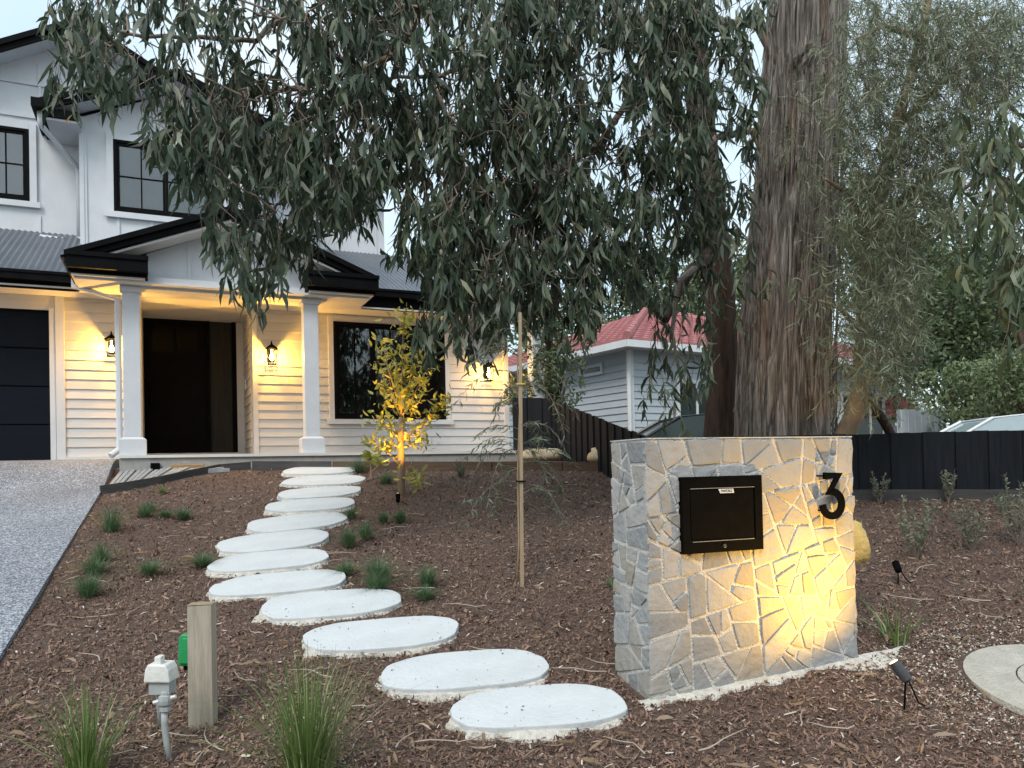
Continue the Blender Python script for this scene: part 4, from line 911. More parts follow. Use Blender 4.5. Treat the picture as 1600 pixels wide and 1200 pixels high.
# limbs
LIMBS = [[(1268, -250, 9.2), (1000, -160, 8.2), (760, -60, 7.0), (655, 10, 6.2), (640, 55, 6.0), (612, 86, 5.9), (560, 110, 5.8), (470, 140, 5.6), (380, 150, 5.4), (300, 175, 5.2)],
         [(1262, -100, 9.2), (1100, -80, 8.0), (900, -10, 7.0), (790, 45, 6.5), (740, 98, 6.3), (690, 118, 6.2), (600, 122, 6.0), (540, 160, 5.8)],
         [(1000, -160, 8.2), (700, -120, 6.5), (520, -50, 5.6), (440, 30, 5.3), (400, 62, 5.2), (310, 60, 5.0), (200, 50, 4.9), (110, 90, 4.8)],
         [(1258, 170, 9.1), (1185, 40, 8.7), (1110, 30, 8.0), (1020, 110, 7.4), (930, 230, 6.8), (840, 290, 6.4), (760, 300, 6.1), (690, 330, 6.0)],
         [(1250, 330, 9.1), (1175, 205, 8.7), (1120, 215, 8.3), (1070, 280, 8.0), (990, 350, 7.6), (920, 400, 7.2), (880, 470, 7.0)],
         [(560, 110, 5.8), (520, 220, 5.6), (460, 300, 5.4), (430, 330, 5.3), (400, 345, 5.2)],
         [(840, 290, 6.4), (800, 380, 6.2), (760, 440, 6.0), (740, 520, 6.0)],
         [(655, 10, 6.2), (652, 90, 6.1), (665, 110, 6.0), (700, 180, 5.9), (720, 260, 5.8), (700, 330, 5.8)],
         [(1110, 30, 8.0), (1060, 10, 7.5), (960, 60, 7.0), (900, 120, 6.6)], [(900, -10, 7.0), (860, 80, 6.6), (850, 180, 6.4), (820, 240, 6.3)]]
for i, lb in enumerate(LIMBS):
    P = [at(q[0], q[1], min(q[2]+.75, 9.2))-bo for q in lb]; Q = []
    for a, b_ in zip(P[:-1], P[1:]):
        for k in range(4): Q.append(a+(b_-a)*k/4+rng.normal(size=3)*.012)
    Q.append(P[-1]); r0_ = [.055, .045, .035, .06, .055, .014, .014, .016, .018, .018][i]
    MB().tube(Q, list(np.linspace(r0_, .009, len(Q))), 7).build('limb', M_bark3 if i in (0, 1, 7) else M_twig, big_tree, smooth=True)
# thin crooked branches inside the crown
tw = MB()
def gum_points(txt, y0, y1, scale, row0=0):
    P = []; TWS = []
    for cx_, cy_, d in cells(txt, row0):
        kx = .68 if cx_ < 400 else 1.2; nt_ = int(8*(d/8)**1.9*scale*kx+random.random())
        for _ in range(nt_):
            px, py = cx_+random.uniform(-4, 44), cy_+random.uniform(-52, -6)
            Y = y0+(y1-y0)*min(1, max(0, px/1150))*.55+random.uniform(0, (y1-y0)*.45); c_ = at(px, py, Y)
            for _k in range(5): TWS.append(c_+rng.normal(size=3)*np.array([.085, .085, .09]))
    return TWS
def gum_foliage(TWS, org, big=1.0):
    P = []; D = []; Ln = []; Wd = []; T = MB()
    for b_ in TWS:
        lean = np.array([random.gauss(0, .16), random.gauss(0, .16), -1]); ln = random.uniform(.10, .26); top = b_-org-lean*ln*.3
        pts_ = [top+np.array([random.gauss(0, .05), random.gauss(0, .05), .10]), top, top+lean*ln*.6+rng.normal(size=3)*.012, top+lean*ln]
        T.tube(pts_, [.0032, .0028, .002, .001], 3, cap=False)
        for k in range(random.randint(7, 11)):
            t_ = random.random(); P.append(top+lean*ln*t_); D.append((random.gauss(0, .34), random.gauss(0, .34), -1+random.gauss(0, .16)) if random.random() > .07 else (random.gauss(0, .8), random.gauss(0, .8), random.gauss(0, .5)))
            l = random.uniform(.085, .175)*big; Ln.append(l); Wd.append(l*random.uniform(.13, .20))
    return np.array(P), np.array(D, float), np.array(Ln), np.array(Wd), T
TWS = gum_points(GUM, 4.4, 8.4, .40)
P, D, Ln, Wd, T = gum_foliage(TWS, bo, 1.27)
dist = np.linalg.norm(P+bo-EYE, axis=1); big_i = np.argsort(-(Ln*Wd)/dist**2)[:280]; rest = np.ones(len(P), bool); rest[big_i] = False
Dn = D/np.linalg.norm(D, axis=1)[:, None]
leafparts('leaf', M_gum, big_tree, P[big_i], Dn[big_i], Ln[big_i], Wd[big_i])
leafobj('crown', M_gum, big_tree, P[rest], D[rest], Ln[rest], Wd[rest], .24)
o = T.build('twigs', M_twig, big_tree); o['kind'] = 'stuff'
# crooked bare branchlets linking the clumps
B = MB(); lim = [at(*q) for lb in LIMBS for q in lb[2:]]
for k in range(260):
    b_ = random.choice(TWS); a = min(lim, key=lambda q: np.linalg.norm(q-b_)+random.uniform(0, .8))
    if np.linalg.norm(a-b_) < 2.6: B.tube([q-bo for q in wander(a, b_+np.array([0, 0, .1]), 9, .035, k)], list(np.linspace(.010, .003, 10)), 4, cap=False)
o = B.build('branchlets', M_twig, big_tree, smooth=True); o['kind'] = 'stuff'
# second, red brown trunk behind
t2 = tag(empty('gum_tree', (float(at(1125, 680, 10.2)[0]), 10.2, 1.35)), 'slimmer red brown gum trunk just left of the big stringybark', 'tree'); b2_ = np.array(t2.location)
trunk('trunk', [at(x_, y_, 10.2)-b2_ for x_, y_ in ((1126, 760), (1128, 640), (1132, 540), (1122, 430), (1112, 350), (1100, 240), (1085, 100), (1080, -100))], [.24, .20, .20, .205, .21, .19, .16, .12], M_bark2, t2, seg=36, sub=50, ridge=.2, freq=4)
MB().tube([at(*q)-b2_ for q in ((1118, 400, 10.2), (1080, 420, 9.8), (1040, 500, 9.4), (1010, 470, 9.2), (985, 420, 9.0))], [.09, .07, .05, .04, .02], 7).build('limb', M_bark2, t2, smooth=True)
GUM2 = '''
........................12333.......
........................24443.......
........................35654.......
........................466543......
........................355543......
.........................4443.......
.........................344........
.........................565........
.........................455........
.........................23.........
'''
TW2 = []
for cx_, cy_, d in cells(GUM2, 7):
    for _ in range(int(d*.55)+1): TW2.append(at(cx_+random.uniform(0, 40), cy_+random.uniform(-25, 20), random.uniform(7.0, 8.2)))
P, D, Ln, Wd, T = gum_foliage(TW2, b2_, 1.25); leafobj('crown', M_gum, t2, P, D, Ln, Wd, .24); o = T.build('twigs', M_twig, t2); o['kind'] = 'stuff'
MB().tube([at(*q)-b2_ for q in ((1085, 420, 9.8), (1060, 440, 8.6), (1050, 520, 7.8), (1065, 600, 7.6))], [.05, .03, .02, .01], 6).build('limb', M_twig, t2, smooth=True)
# fine leaved wattle in front of the trunk at right
wt = tag(empty('wattle_tree', (float(at(1312, 700, 8.75)[0]), 8.75, 1.4)), 'fine leaved grey green wattle with a curved tan stem right of the big trunk', 'tree'); bw = np.array(wt.location)
MB().tube([at(*q)-bw for q in ((1300, 760, 8.75), (1316, 690, 8.75), (1338, 640, 8.7), (1346, 580, 8.65), (1352, 520, 8.6), (1350, 460, 8.5), (1362, 360, 8.3), (1400, 200, 8.0), (1440, 60, 7.8), (1470, -120, 7.6))], [.13, .115, .11, .10, .095, .09, .08, .06, .045, .03], 12).build('stem', M_bark3, wt, smooth=True)
MB().tube([at(*q)-bw for q in ((1402, 700, 9.0), (1385, 665, 8.95), (1362, 628, 8.8), (1350, 600, 8.68))], [.06, .055, .05, .03], 8).build('stem', M_bark2, wt, smooth=True)
FINE = '''
.................................6677777
................................46678887
...............................346767888
...............................357877777
...............................367767652
..............................3467777753
..............................2467888751
...............................367777 4.
...............................36566663.
...............................35566....
..............................136788....
..............................136788....
...............................26777....
................................5775....
................................4663....
................................3431....
'''
def px0_(c): return c < 1290
P = []; D = []; Ln = []; T = MB()
for cx_, cy_, d in cells(FINE):
    for _ in range(int(5.2*(d/8)**1.5*(2.2 if px0_(cx_) else 6.2)*(.8 if cy_ >= 400 else 1)+random.random())):
        px, py = cx_+random.uniform(-4, 44), cy_+random.uniform(-6, 44); Y = random.uniform(6.6, 8.35); b_ = at(px, py, Y)-bw
        lean = np.array([random.gauss(0, .5), random.gauss(0, .5), -.65+random.gauss(0, .25)]); lean /= np.linalg.norm(lean); ln = random.uniform(.22, .42)
        c0 = b_-lean*ln*.5; sag = np.array([0, 0, -.05]); T.tube([c0, c0+lean*ln*.5, c0+lean*ln+sag], [.003, .002, .001], 3, cap=False)
        for k in range(17):
            t_ = random.random(); P.append(c0+lean*ln*t_+sag*t_*t_); dv = lean*.7+np.array([random.gauss(0, .55), random.gauss(0, .55), random.gauss(-.25, .4)]); D.append(dv); Ln.append(random.uniform(.08, .155))
P = np.array(P); D = np.array(D); Ln = np.array(Ln); leafobj('crown', M_fine, wt, P, D, Ln, np.full(len(Ln), .0085), .3); o = T.build('twigs', M_twig, wt); o['kind'] = 'stuff'
for q in (((1362, 360, 8.3), (1320, 300, 7.6), (1290, 280, 7.0)), ((1400, 200, 8.0), (1470, 130, 7.5), (1540, 80, 7.2)), ((1352, 470, 8.5), (1400, 400, 7.9), (1440, 380, 7.4)), ((1350, 520, 8.6), (1310, 480, 7.8), (1280, 470, 7.0)), ((1440, 60, 7.8), (1380, 40, 7.4), (1340, 60, 7.0)), ((1362, 360, 8.3), (1430, 290, 7.7), (1520, 240, 7.2), (1590, 238, 7.0))):
    MB().tube([at(*k_)-bw for k_ in q], list(np.linspace(.04, .012, len(q))), 6).build('limb', M_bark3, wt, smooth=True)
# hanging gum at the right edge
rg = tag(empty('gum_tree', (float(at(1720, 700, 7.4)[0]), 7.4, 1.1)), 'gum branch with broad hanging leaves reaching in at the right edge', 'tree'); br_ = np.array(rg.location)
trunk('trunk', [at(1720, y_, 7.4)-br_ for y_ in (820, 600, 400, 200, 0, -200)], [.24, .22, .2, .18, .15, .12], M_bark2, rg, seg=30, sub=40, ridge=.15, freq=4)
for q in (((1720, 380, 7.4), (1600, 300, 6.8), (1540, 270, 6.4), (1500, 300, 6.2)), ((1720, 200, 7.4), (1640, 215, 7.0), (1570, 235, 6.6), (1520, 240, 6.4)), ((1720, 500, 7.4), (1640, 470, 7.0), (1595, 520, 6.7), (1600, 560, 6.6))):
    MB().tube([at(*k_)-br_ for k_ in q], list(np.linspace(.05, .012, len(q))), 6).build('limb', M_bark2, rg, smooth=True)
RG = '''
.....................................122
.....................................234
.....................................455
.....................................466
.....................................467
.....................................467
.....................................357
......................................46
......................................25
.......................................2
'''
TW3 = []
for cx_, cy_, d in cells(RG, 4):
    for _ in range(int(d*.62)+1): TW3.append(at(cx_+random.uniform(0, 60), cy_+random.uniform(-20, 20), random.uniform(4.6, 5.8)))
P, D, Ln, Wd, T = gum_foliage(TW3, br_, 1.2); leafobj('crown', M_gumpale, rg, P, D, Ln, Wd*1.1, .24); o = T.build('twigs', M_twig, rg); o['kind'] = 'stuff'

# background trees and shrubs: leaf clouds with stems
def bush(name, base, h, rx, ry, z0, n, lsize, m, bark, label, cat='tree', group=None, lobes=9, seed=1, tr=.12):
    r = tag(empty(name, base), label, cat, group); rr = np.random.default_rng(seed)
    ctr = [(np.array([rr.normal()*rx*.42, rr.normal()*ry*.42, z0+(h-z0)*rr.uniform(.15, .85)]), rr.uniform(.30, .52)) for _ in range(lobes)]
    pick = rr.integers(0, lobes, n); v_ = rr.normal(size=(n, 3)); v_ /= np.linalg.norm(v_, axis=1)[:, None]; rad = rr.uniform(.35, 1, n)**.45
    cs = np.array([c_ for c_, _ in ctr])[pick]; ks = np.array([k_ for _, k_ in ctr])[pick]
    P = cs + v_*(ks*rad)[:, None]*np.array([rx, ry, (h-z0)*.55]); P[:, 2] = np.clip(P[:, 2], .15, None)
    D = v_*.8+rr.normal(size=(n, 3))*.6; D[:, 2] -= .25
    Ln = rr.uniform(.6, 1.2, n)*lsize; leafobj('crown', m, r, P, D, Ln, Ln*rr.uniform(.3, .5, n), .2)
    T = MB(); T.tube([(0, 0, -.3), (.03, .02, h*.3), (-.04, .03, h*.6), (0, 0, h*.8)], [tr, tr*.8, tr*.55, tr*.2], 8)
    for c_, _ in ctr: T.tube([(0, 0, h*.25), tuple(c_*np.array([.5, .5, .7])), tuple(c_)], [tr*.5, tr*.3, tr*.1], 5)
    T.build('trunk', bark, r, smooth=True); return r
def bb(px, Y): p = at(px, 660, Y); return (float(p[0]), float(Y), float(G(p[0], Y)))
bush('dense_shrub', bb(1490, 20), 5.4, 1.9, 1.6, .6, 9000, .16, M_hedge, M_bark2, 'dense dark green shrub beside the cottage gate', 'shrub', seed=2, lobes=12)
bush('dense_shrub', bb(1570, 17), 2.5, 1.7, 1.2, .3, 6000, .13, M_hedge2, M_bark2, 'pale leaved rounded shrub behind the white car', 'shrub', seed=3, lobes=12)
bush('dense_shrub', bb(1625, 15), 2.3, 1.1, 1.0, .3, 3500, .12, M_hedge2, M_bark2, 'olive shrub at the right edge above the fence', 'shrub', seed=4)
bush('tall_tree', bb(1420, 30), 12, 3.6, 3, 3, 14000, .26, M_hedge2, M_bark2, 'tall pale leaved tree rising behind the cottage roof at right', seed=5, lobes=14)
bush('tall_tree', bb(1530, 24), 8.5, 3.0, 2.4, 1.5, 12000, .22, M_hedge, M_bark2, 'full green tree between the cottage gate and the right edge', seed=15, lobes=16)
bush('tall_tree', bb(1580, 34), 9, 3.6, 3, 2, 8000, .28, M_hedge, M_bark2, 'tall dark tree far back at the right edge', seed=6, lobes=12)
bush('tall_tree', bb(1130, 36), 12, 4.5, 3, 3, 9000, .30, M_hedge2, M_bark2, 'broad tree behind the middle of the cottage roof', seed=7, lobes=14)
bush('tall_tree', bb(960, 34), 8.5, 3.5, 3, 3, 6000, .28, M_hedge, M_bark2, 'dark tree behind the left end of the cottage roof', seed=8, lobes=12)
bush('dense_shrub', bb(865, 14.6), 3.0, .8, .8, .5, 3000, .11, M_hedge, M_bark2, 'dark shrub at the house corner above the raking fence', 'shrub', seed=9)
# trees over the road behind the viewer, mirrored in the window panes
for k, (x_, y_, h_) in enumerate(((-13, -13, 8.0), (-3, -16, 7.0), (7, -13, 8.5), (17, -12, 8))):
    bush('street_tree', (x_, y_, .1), h_, 4.2, 3, 1.6, 4500, .34, M_hedge, M_bark2, ['street tree left of the drive, seen only mirrored in the upper left window', 'street tree facing the porch, seen only as a reflection in dark glass', 'street tree facing the letterbox wall, mirrored in the big front window', 'street tree farthest right over the road, seen only in reflections'][k], 'tree', 'trees over the road', seed=20+k, lobes=14, tr=.22)

# ------------------------------------------------------------------ garden: young trees, tufts, shrubs
def gpt(px, py): p = gp(px, py); return np.array([p[0], p[1], float(G(p[0], p[1]))])
# up-lit young tree
yb_ = gpt(627, 774); yt = tag(empty('young_tree', yb_), 'young leafy tree glowing yellow in its uplight in front of the house', 'tree')
k_ = yb_[1]/F
def yl(px, py, dy=0): return at(px, py, yb_[1]+dy)-yb_
stem = [yl(627, 782), yl(627, 720), yl(626, 680), yl(627, 652)]
MB().tube(stem, [.045, .04, .034, .030], 9).build('stem', M_bark3, yt, smooth=True)
BR = [((627, 652), (615, 625), (608, 590)), ((627, 652), (640, 630), (655, 600)), ((627, 652), (628, 600), (630, 520)), ((627, 690), (605, 665), (588, 652)), ((627, 690), (655, 665), (690, 632)), ((627, 700), (605, 690), (588, 700)), ((627, 700), (645, 695), (660, 692)), ((627, 740), (640, 748), (655, 750)), ((626, 640), (645, 580), (665, 555)), ((626, 640), (605, 570), (600, 545)), ((627, 730), (612, 712), (596, 700)), ((630, 520), (632, 500), (634, 486))]
P = []; D = []; Ln = []
for i, q in enumerate(BR):
    dy = random.uniform(-.3, .3); pts_ = [yl(*q[0]), yl(*q[1], dy*.5), yl(*q[2], dy)]
    MB().tube(pts_, [.014, .009, .004], 5).build('branch', M_bark3, yt, smooth=True)
    nl = int(1.5*[70, 70, 90, 60, 80, 42, 40, 26, 70, 60, 20, 30][i])
    for k in range(nl):
        t_ = random.uniform(.25, 1.12); c_ = pts_[0]*(1-t_)**2+2*pts_[1]*t_*(1-t_)+pts_[2]*t_*t_ + rng.normal(size=3)*np.array([.085, .11, .06])
        P.append(c_); D.append((random.gauss(0, .6), random.gauss(0, .6), random.gauss(.35, .5))); Ln.append(random.uniform(.065, .125))
P = np.array(P); D = np.array(D); Ln = np.array(Ln); leafobj('crown', M_lime, yt, P, D, Ln, Ln*.33, .15)
# staked feathery sapling
sb = gpt(817, 914); st = tag(empty('staked_sapling', sb), 'sparse feathery sapling tied to a tall thin timber stake', 'sapling')
def slp(px, py, dy=0): return at(px, py, sb[1]+dy)-sb
MB().prism([tuple(slp(813, 930)), tuple(slp(819, 930)), tuple(slp(815, 488)), tuple(slp(810, 488))], (0, .024, 0)).build('stake', M_stake, st)
MB().tube([slp(807, 925, .06), slp(811, 850, .05), slp(809, 740, .05), slp(812, 640, .04), slp(808, 560, .05), slp(815, 500, .08)], [.008, .008, .007, .006, .005, .003], 6).build('stem', M_bark3, st, smooth=True)
for y_, mm_ in ((752, M_metalblk), (600, mat('yellow tie', (.6, .42, .08), (.5, .35, .06)))): MB().tube([slp(807, y_, -.01), slp(821, y_, -.01), slp(821, y_, .07), slp(807, y_, .07), slp(807, y_, -.01)], .006, 5).build('tie', mm_, st)
P = []; D = []; Ln = []; T = MB()
for k in range(30):
    y_ = random.uniform(520, 800); sd_ = random.choice((-1, 1)); ex = random.uniform(35, 95); p0 = slp(810, y_, .05); p1 = slp(810+sd_*ex*.6, y_-random.uniform(10, 45), random.uniform(-.25, .3)); p2 = slp(810+sd_*ex, y_+random.uniform(-15, 75), random.uniform(-.3, .4))
    cv = [p0*(1-t_)**2+2*p1*t_*(1-t_)+p2*t_*t_ for t_ in np.linspace(0, 1, 9)]; T.tube(cv, list(np.linspace(.0035, .001, 9)), 4, cap=False)
    for j in range(2, 9):
        for s2 in (-1, 1):
            tg = cv[j]-cv[j-1]; tg /= np.linalg.norm(tg); sd2 = np.cross(tg, np.array([0, .3, 1])); sd2 /= np.linalg.norm(sd2)
            for r_ in range(2): P.append(cv[j]-tg*r_*.02); D.append(sd2*s2*.8+tg*.5+np.array([0, 0, -.4])+rng.normal(size=3)*.18); Ln.append(random.uniform(.05, .095))
P = np.array(P); D = np.array(D); Ln = np.array(Ln); leafobj('foliage', M_feather, st, P, D, Ln, np.full(len(Ln), .0085), .25); o = T.build('twigs', M_twig, st); o['kind'] = 'stuff'

def tuft(px, py, h, spread, n, m, label, name='grass_tuft', cat='grass tuft', wd=.004, droop=.8, group=None, up_=1.0):
    b_ = gpt(px, py); r = tag(empty(name, b_), label, cat, group); V = []; Fc = []
    for k in range(n):
        th = random.uniform(0, 2*PI); ou = abs(random.gauss(0, .55))*spread; L_ = h*random.uniform(.55, 1.1); d = np.array([math.cos(th), math.sin(th), 0]); sd_ = np.array([-d[1], d[0], 0])
        o_ = d*random.uniform(0, .22)*spread; w_ = wd*random.uniform(.6, 1.2); b0 = len(V)
        for j, t_ in enumerate((0, .35, .7, 1.0)):
            c_ = o_+d*ou*t_**1.5+np.array([0, 0, L_*up_*(t_-droop*.38*t_**2.6*(ou/spread))]); ww = w_*(1-t_*.85)*.5; V += [tuple(c_-sd_*ww), tuple(c_+sd_*ww)]
        for j in range(3): a = b0+2*j; Fc.append((a, a+1, a+3, a+2))
    o = MB().add(V, Fc).build('blades', m, r); o['kind'] = 'stuff'; return r
GT = 'fescue tufts in the mulch bed'
TUFTS = [(174, 826, .20, .13, 'tall tuft by the driveway, closest of its kind to the garage'), (226, 803, .11, .10, 'small tuft right of the tall driveway tuft'), (232, 795, .10, .09, 'fine tuft behind the small one near the ribbed pavers'), (286, 807, .11, .10, 'tuft midway between driveway and fifth stepping stone'),
         (258, 803, .07, .10, 'thin faded tuft between two greener tufts below the pavers'), (158, 875, .14, .10, 'topmost of three tufts lined up along the driveway edge'), (148, 893, .12, .10, 'middle of three tufts lined up along the driveway edge'), (138, 928, .17, .11, 'lowest of three tufts lined up along the driveway edge'),
         (233, 892, .09, .09, 'lone low tuft between driveway and path bend'), (316, 880, .10, .12, 'tuft just left of the path where it bends'), (549, 806, .11, .09, 'tuft at the right end of the fourth stepping stone'), (572, 838, .14, .11, 'tuft right of the path below the uplit tree'), (545, 850, .13, .10, 'tuft touching the right end of the sixth stepping stone'),
         (592, 905, .17, .12, 'bushy tuft right of the eighth stepping stone'), (588, 920, .11, .12, 'low tuft in front of the bushy one by the path'), (540, 893, .09, .08, 'small tuft at the right end of the seventh stepping stone'), (668, 912, .15, .09, 'upright tuft farthest right of the path'), (664, 932, .09, .10, 'low tuft below the upright one right of the path'), (626, 812, .12, .07, 'small dark tuft below the garden spotlight'), (600, 812, .09, .08, 'faint tuft left of the small dark tuft below the spotlight'), (604, 752, .14, .13, 'tuft at the sleeper wall left of the uplit tree'), (560, 733, .14, .16, 'tuft against the sleeper wall above the top stone')]
for x_, y_, h_, s_, lb in TUFTS: tuft(x_, y_+4, h_*random.uniform(1.1, 1.4), s_*random.uniform(2.0, 2.8), random.randint(260, 480), M_grass, 'green fescue ' + lb, group=GT, wd=.0042, droop=1.1)
tuft(254, 772, .13, .12, 60, M_strap, 'pale variegated clump beside the curved dark edging', name='strappy_clump', cat='plant', wd=.009)
tuft(135, 1225, .42, .34, 120, M_strap, 'long bladed mat rush in the bottom left corner', name='mat_rush', cat='plant', wd=.011, droop=.75)
tuft(482, 1235, .54, .42, 300, M_strap, 'lush green mat rush at the bottom left of the path', name='mat_rush', cat='plant', wd=.0085, droop=.75)
tuft(1398, 1005, .26, .42, 40, M_strap, 'sparse arching strap leaved plant right of the letterbox wall', name='strappy_clump', cat='plant', wd=.012, droop=1.2)
tuft(876, 770, .20, .05, 24, M_grass, 'small upright green seedling between sapling and wall', name='seedling', cat='plant', wd=.009)
tuft(720, 745, .30, .22, 60, M_feather, 'wispy grey green plant by the sleeper wall', name='wispy_plant', cat='plant', wd=.010, droop=1.2)
tuft(968, 733, .20, .2, 50, M_strap, 'yellow green clump in front of the rounded boulder', name='strappy_clump', cat='plant', wd=.012, droop=1.1)
tuft(957, 918, .08, .12, 40, M_grass, 'low green weed at the left foot of the letterbox wall', name='weed', cat='plant', wd=.014)
# rosette shrub by the young tree
b_ = gpt(580, 750); rs = tag(empty('rosette_shrub', b_), 'low shrub with a star of long leaves left of the uplit tree', 'shrub')
P = []; D = []; Ln = []
for (ox, oz, n_) in ((0, .28, 34), (.12, .20, 16)):
    for k in range(n_): th = random.uniform(0, 2*PI); P.append((ox, 0, oz)); D.append((math.cos(th), math.sin(th), random.uniform(-.2, .9))); Ln.append(random.uniform(.10, .18))
leafobj('leaves', M_lime, rs, np.array(P), np.array(D), np.array(Ln), np.array(Ln)*.26, .2); MB().tube([(0, 0, -.02), (0, 0, .28)], .012, 6).tube([(0, 0, .1), (.12, 0, .20)], .008, 6).build('stem', M_bark3, rs)
# grey coastal shrubs at right
def grey(px, py, h, n, label, w_=.14):
    h *= 1.3; w_ *= 1.35; n = int(n*1.6)
    b_ = gpt(px, py); r = tag(empty('grey_shrub', b_), label, 'shrub', 'grey shrubs right of the wall'); P = []; D = []; Ln = []; T = MB()
    for k in range(n):
        th = random.uniform(0, 2*PI); tip = np.array([math.cos(th)*random.uniform(.2, 1)*w_, math.sin(th)*random.uniform(.2, 1)*w_, h*random.uniform(.6, 1)]); mid = tip*np.array([.6, .6, .5])
        T.tube([(0, 0, -.02), tuple(mid), tuple(tip)], [.004, .003, .0015], 4, cap=False)
        for j in range(60): t_ = random.uniform(.2, 1); P.append(mid*2*t_*(1-t_)+tip*t_*t_); D.append((random.gauss(0, .6), random.gauss(0, .6), random.uniform(.1, .9))); Ln.append(random.uniform(.02, .045))
    leafobj('foliage', M_grey, r, np.array(P), np.array(D), np.array(Ln), np.array(Ln)*.28, .1); o = T.build('twigs', M_twig, r); o['kind'] = 'stuff'
grey(1432, 872, .36, 9, 'grey green shrub with upright spikes behind the path light'); grey(1520, 860, .30, 7, 'yellowish spiky shrub between two greyer shrubs at right'); grey(1592, 850, .45, 8, 'grey shrub at the right edge of the bed', .18); grey(1374, 785, .24, 5, 'small grey shrub at the fence nearest the wall', .09); grey(1482, 785, .26, 5, 'small grey shrub at the fence farther right', .09)
tuft(1570, 800, .22, .22, 60, M_feather, 'soft grass clump at the fence near the right edge', name='grass_clump', cat='plant', wd=.008)

# ------------------------------------------------------------------ irrigation post, box, meter
pb_ = gpt(316, 1132); pw = tag(empty('timber_post', pb_, R(4)), 'weathered square timber post standing in the mulch', 'post')
ph_ = float(at(318, 944, pb_[1])[2]-pb_[2]); MB().prism([(-.054, -.03, -.08), (.058, -.03, -.08), (.058, -.03, ph_), (-.050, -.03, ph_-.004)], (0, .075, 0)).build('post_body', M_pine, pw, bevel=.003)
MB().add([(-.052, -.032, ph_+.001), (.059, -.032, ph_+.002), (.059, .046, ph_+.004), (-.052, .046, ph_+.003)], [(0, 1, 2, 3)]).build('end_grain', M_stake, pw)
gb = at(291, 1018, pb_[1]+.06); gbx = tag(empty('irrigation_box', gb, R(-4)), 'green plastic irrigation controller fixed behind the timber post', 'controller')
MB().prism([(-.045, 0, -.07), (.075, 0, -.07), (.075, 0, .08), (-.025, 0, .08), (-.038, 0, .065)], (0, .07, 0)).build('case', M_green, gbx, bevel=.008)
MB().prism([(-.03, -.012, -.055), (.06, -.012, -.055), (.06, -.012, .065), (-.015, -.012, .065)], (0, .011, 0)).build('cover', M_green, gbx, bevel=.004)
MB().tube([(-.015, .03, -.07), (-.015, .03, -.092)], .014, 8).build('cable_gland', M_metalblk, gbx)
mbb = gpt(262, 1187); mt = tag(empty('tap_riser', mbb), 'white capped irrigation valve on a bent grey pipe', 'valve')
def ml(px, py, dy=0): return at(px, py, mbb[1]+dy)-mbb
MB().tube([ml(266, 1190), ml(260, 1160), ml(257, 1130), ml(257, 1110)], [.012, .013, .014, .014], 10).build('pipe', M_pgrey, mt, smooth=True)
MB().tube([ml(251, 1135, .04), ml(248, 1100, .04), ml(247, 1085, .04)], .010, 8).build('riser', M_pgrey, mt, smooth=True)
c_ = ml(258, 1098); MB().lathe([(.016, -.035), (.024, -.033), (.024, -.018), (.017, -.016), (.028, -.005), (.030, .012), (.027, .03), (.018, .034), (.018, .046), (.013, .05)], c_[0], c_[1], 8).build('valve_body', M_pgrey, mt).location[2] = c_[2]
MB().tube([ml(240, 1098), ml(275, 1088)], .009, 6).build('lever', M_plastic, mt)
c_ = ml(252, 1062, .02)
m = MB().box(-.040, .046, -.03, .04, -.055, .0); m.build('box', M_pgrey, mt, loc=tuple(c_))
m = MB(); V = []
for (hw, hz) in ((.056, .0), (.050, .05), (.038, .075)): V += [(-hw, -.045, hz), (hw, -.045, hz-.004), (hw, .05, hz-.004), (-hw, .05, hz)]
Fc = [(0, 1, 2, 3)[::-1], (8, 9, 10, 11)]
for l in range(2):
    for k in range(4): Fc.append((4*l+k, 4*l+(k+1) % 4, 4*l+4+(k+1) % 4, 4*l+4+k))
m.add(V, Fc).build('cap', M_plastic, mt, loc=tuple(c_), bevel=.006); bx('knob', M_plastic, mt, c_[0]-.015, c_[0]+.013, c_[1]-.03, c_[1]+.01, c_[2]+.07, c_[2]+.105, bevel=.004)

# ------------------------------------------------------------------ garden spotlights (lit)
def spot(px, py, aim, label, energy, ang, h=.10, s=1.0, m=M_steel, col=WARM, blend=.8):
    b_ = gpt(px, py); r = tag(empty('garden_spotlight', b_), label, 'spotlight', 'garden spotlights'); hd = np.array([0, 0, h]); d = np.array(aim)-(b_+hd); d = d/np.linalg.norm(d)
    MB().tube([(0, 0, -.06), tuple(hd-d*.02)], .006*s, 6).build('spike', M_metalblk, r)
    MB().tube([tuple(hd+np.array([.03, .02, -.02])), (.06, -.02, .01), (.10, .0, -.01)], .004, 5).build('cable', M_metalblk, r)
    MB().tube([tuple(hd-d*.05*s), tuple(hd-d*.035*s), tuple(hd+d*.055*s), tuple(hd+d*.075*s)], [.012*s, .029*s, .031*s, .031*s], 14).build('head', m, r)
    MB().tube([tuple(hd+d*.0765*s), tuple(hd+d*.078*s)], .024*s, 12).build('lens', M_lens, r)
    light('SPOT', tuple(hd+d*.085*s), r, energy, col, tuple(hd+d*3), ang, blend, .02)
aimw = WC+wdx*.74+np.array([0, 0, .95])
spot(1412, 1100, aimw, 'grey tilted spotlight lighting the right side of the letterbox wall', 78, 150, blend=1.0, h=.14, s=.85, col=(1, .52, .05))
spot(1403, 910, at(1265, 520, TY), 'small black spotlight behind the wall aimed up at the big trunk', 100, 30, m=M_metalblk, s=.8)
spot(622, 787, yb_+np.array([0, 0, 1.3]), 'small black uplight at the foot of the young yellow tree', 150, 70, h=.05, s=.8, m=M_metalblk)

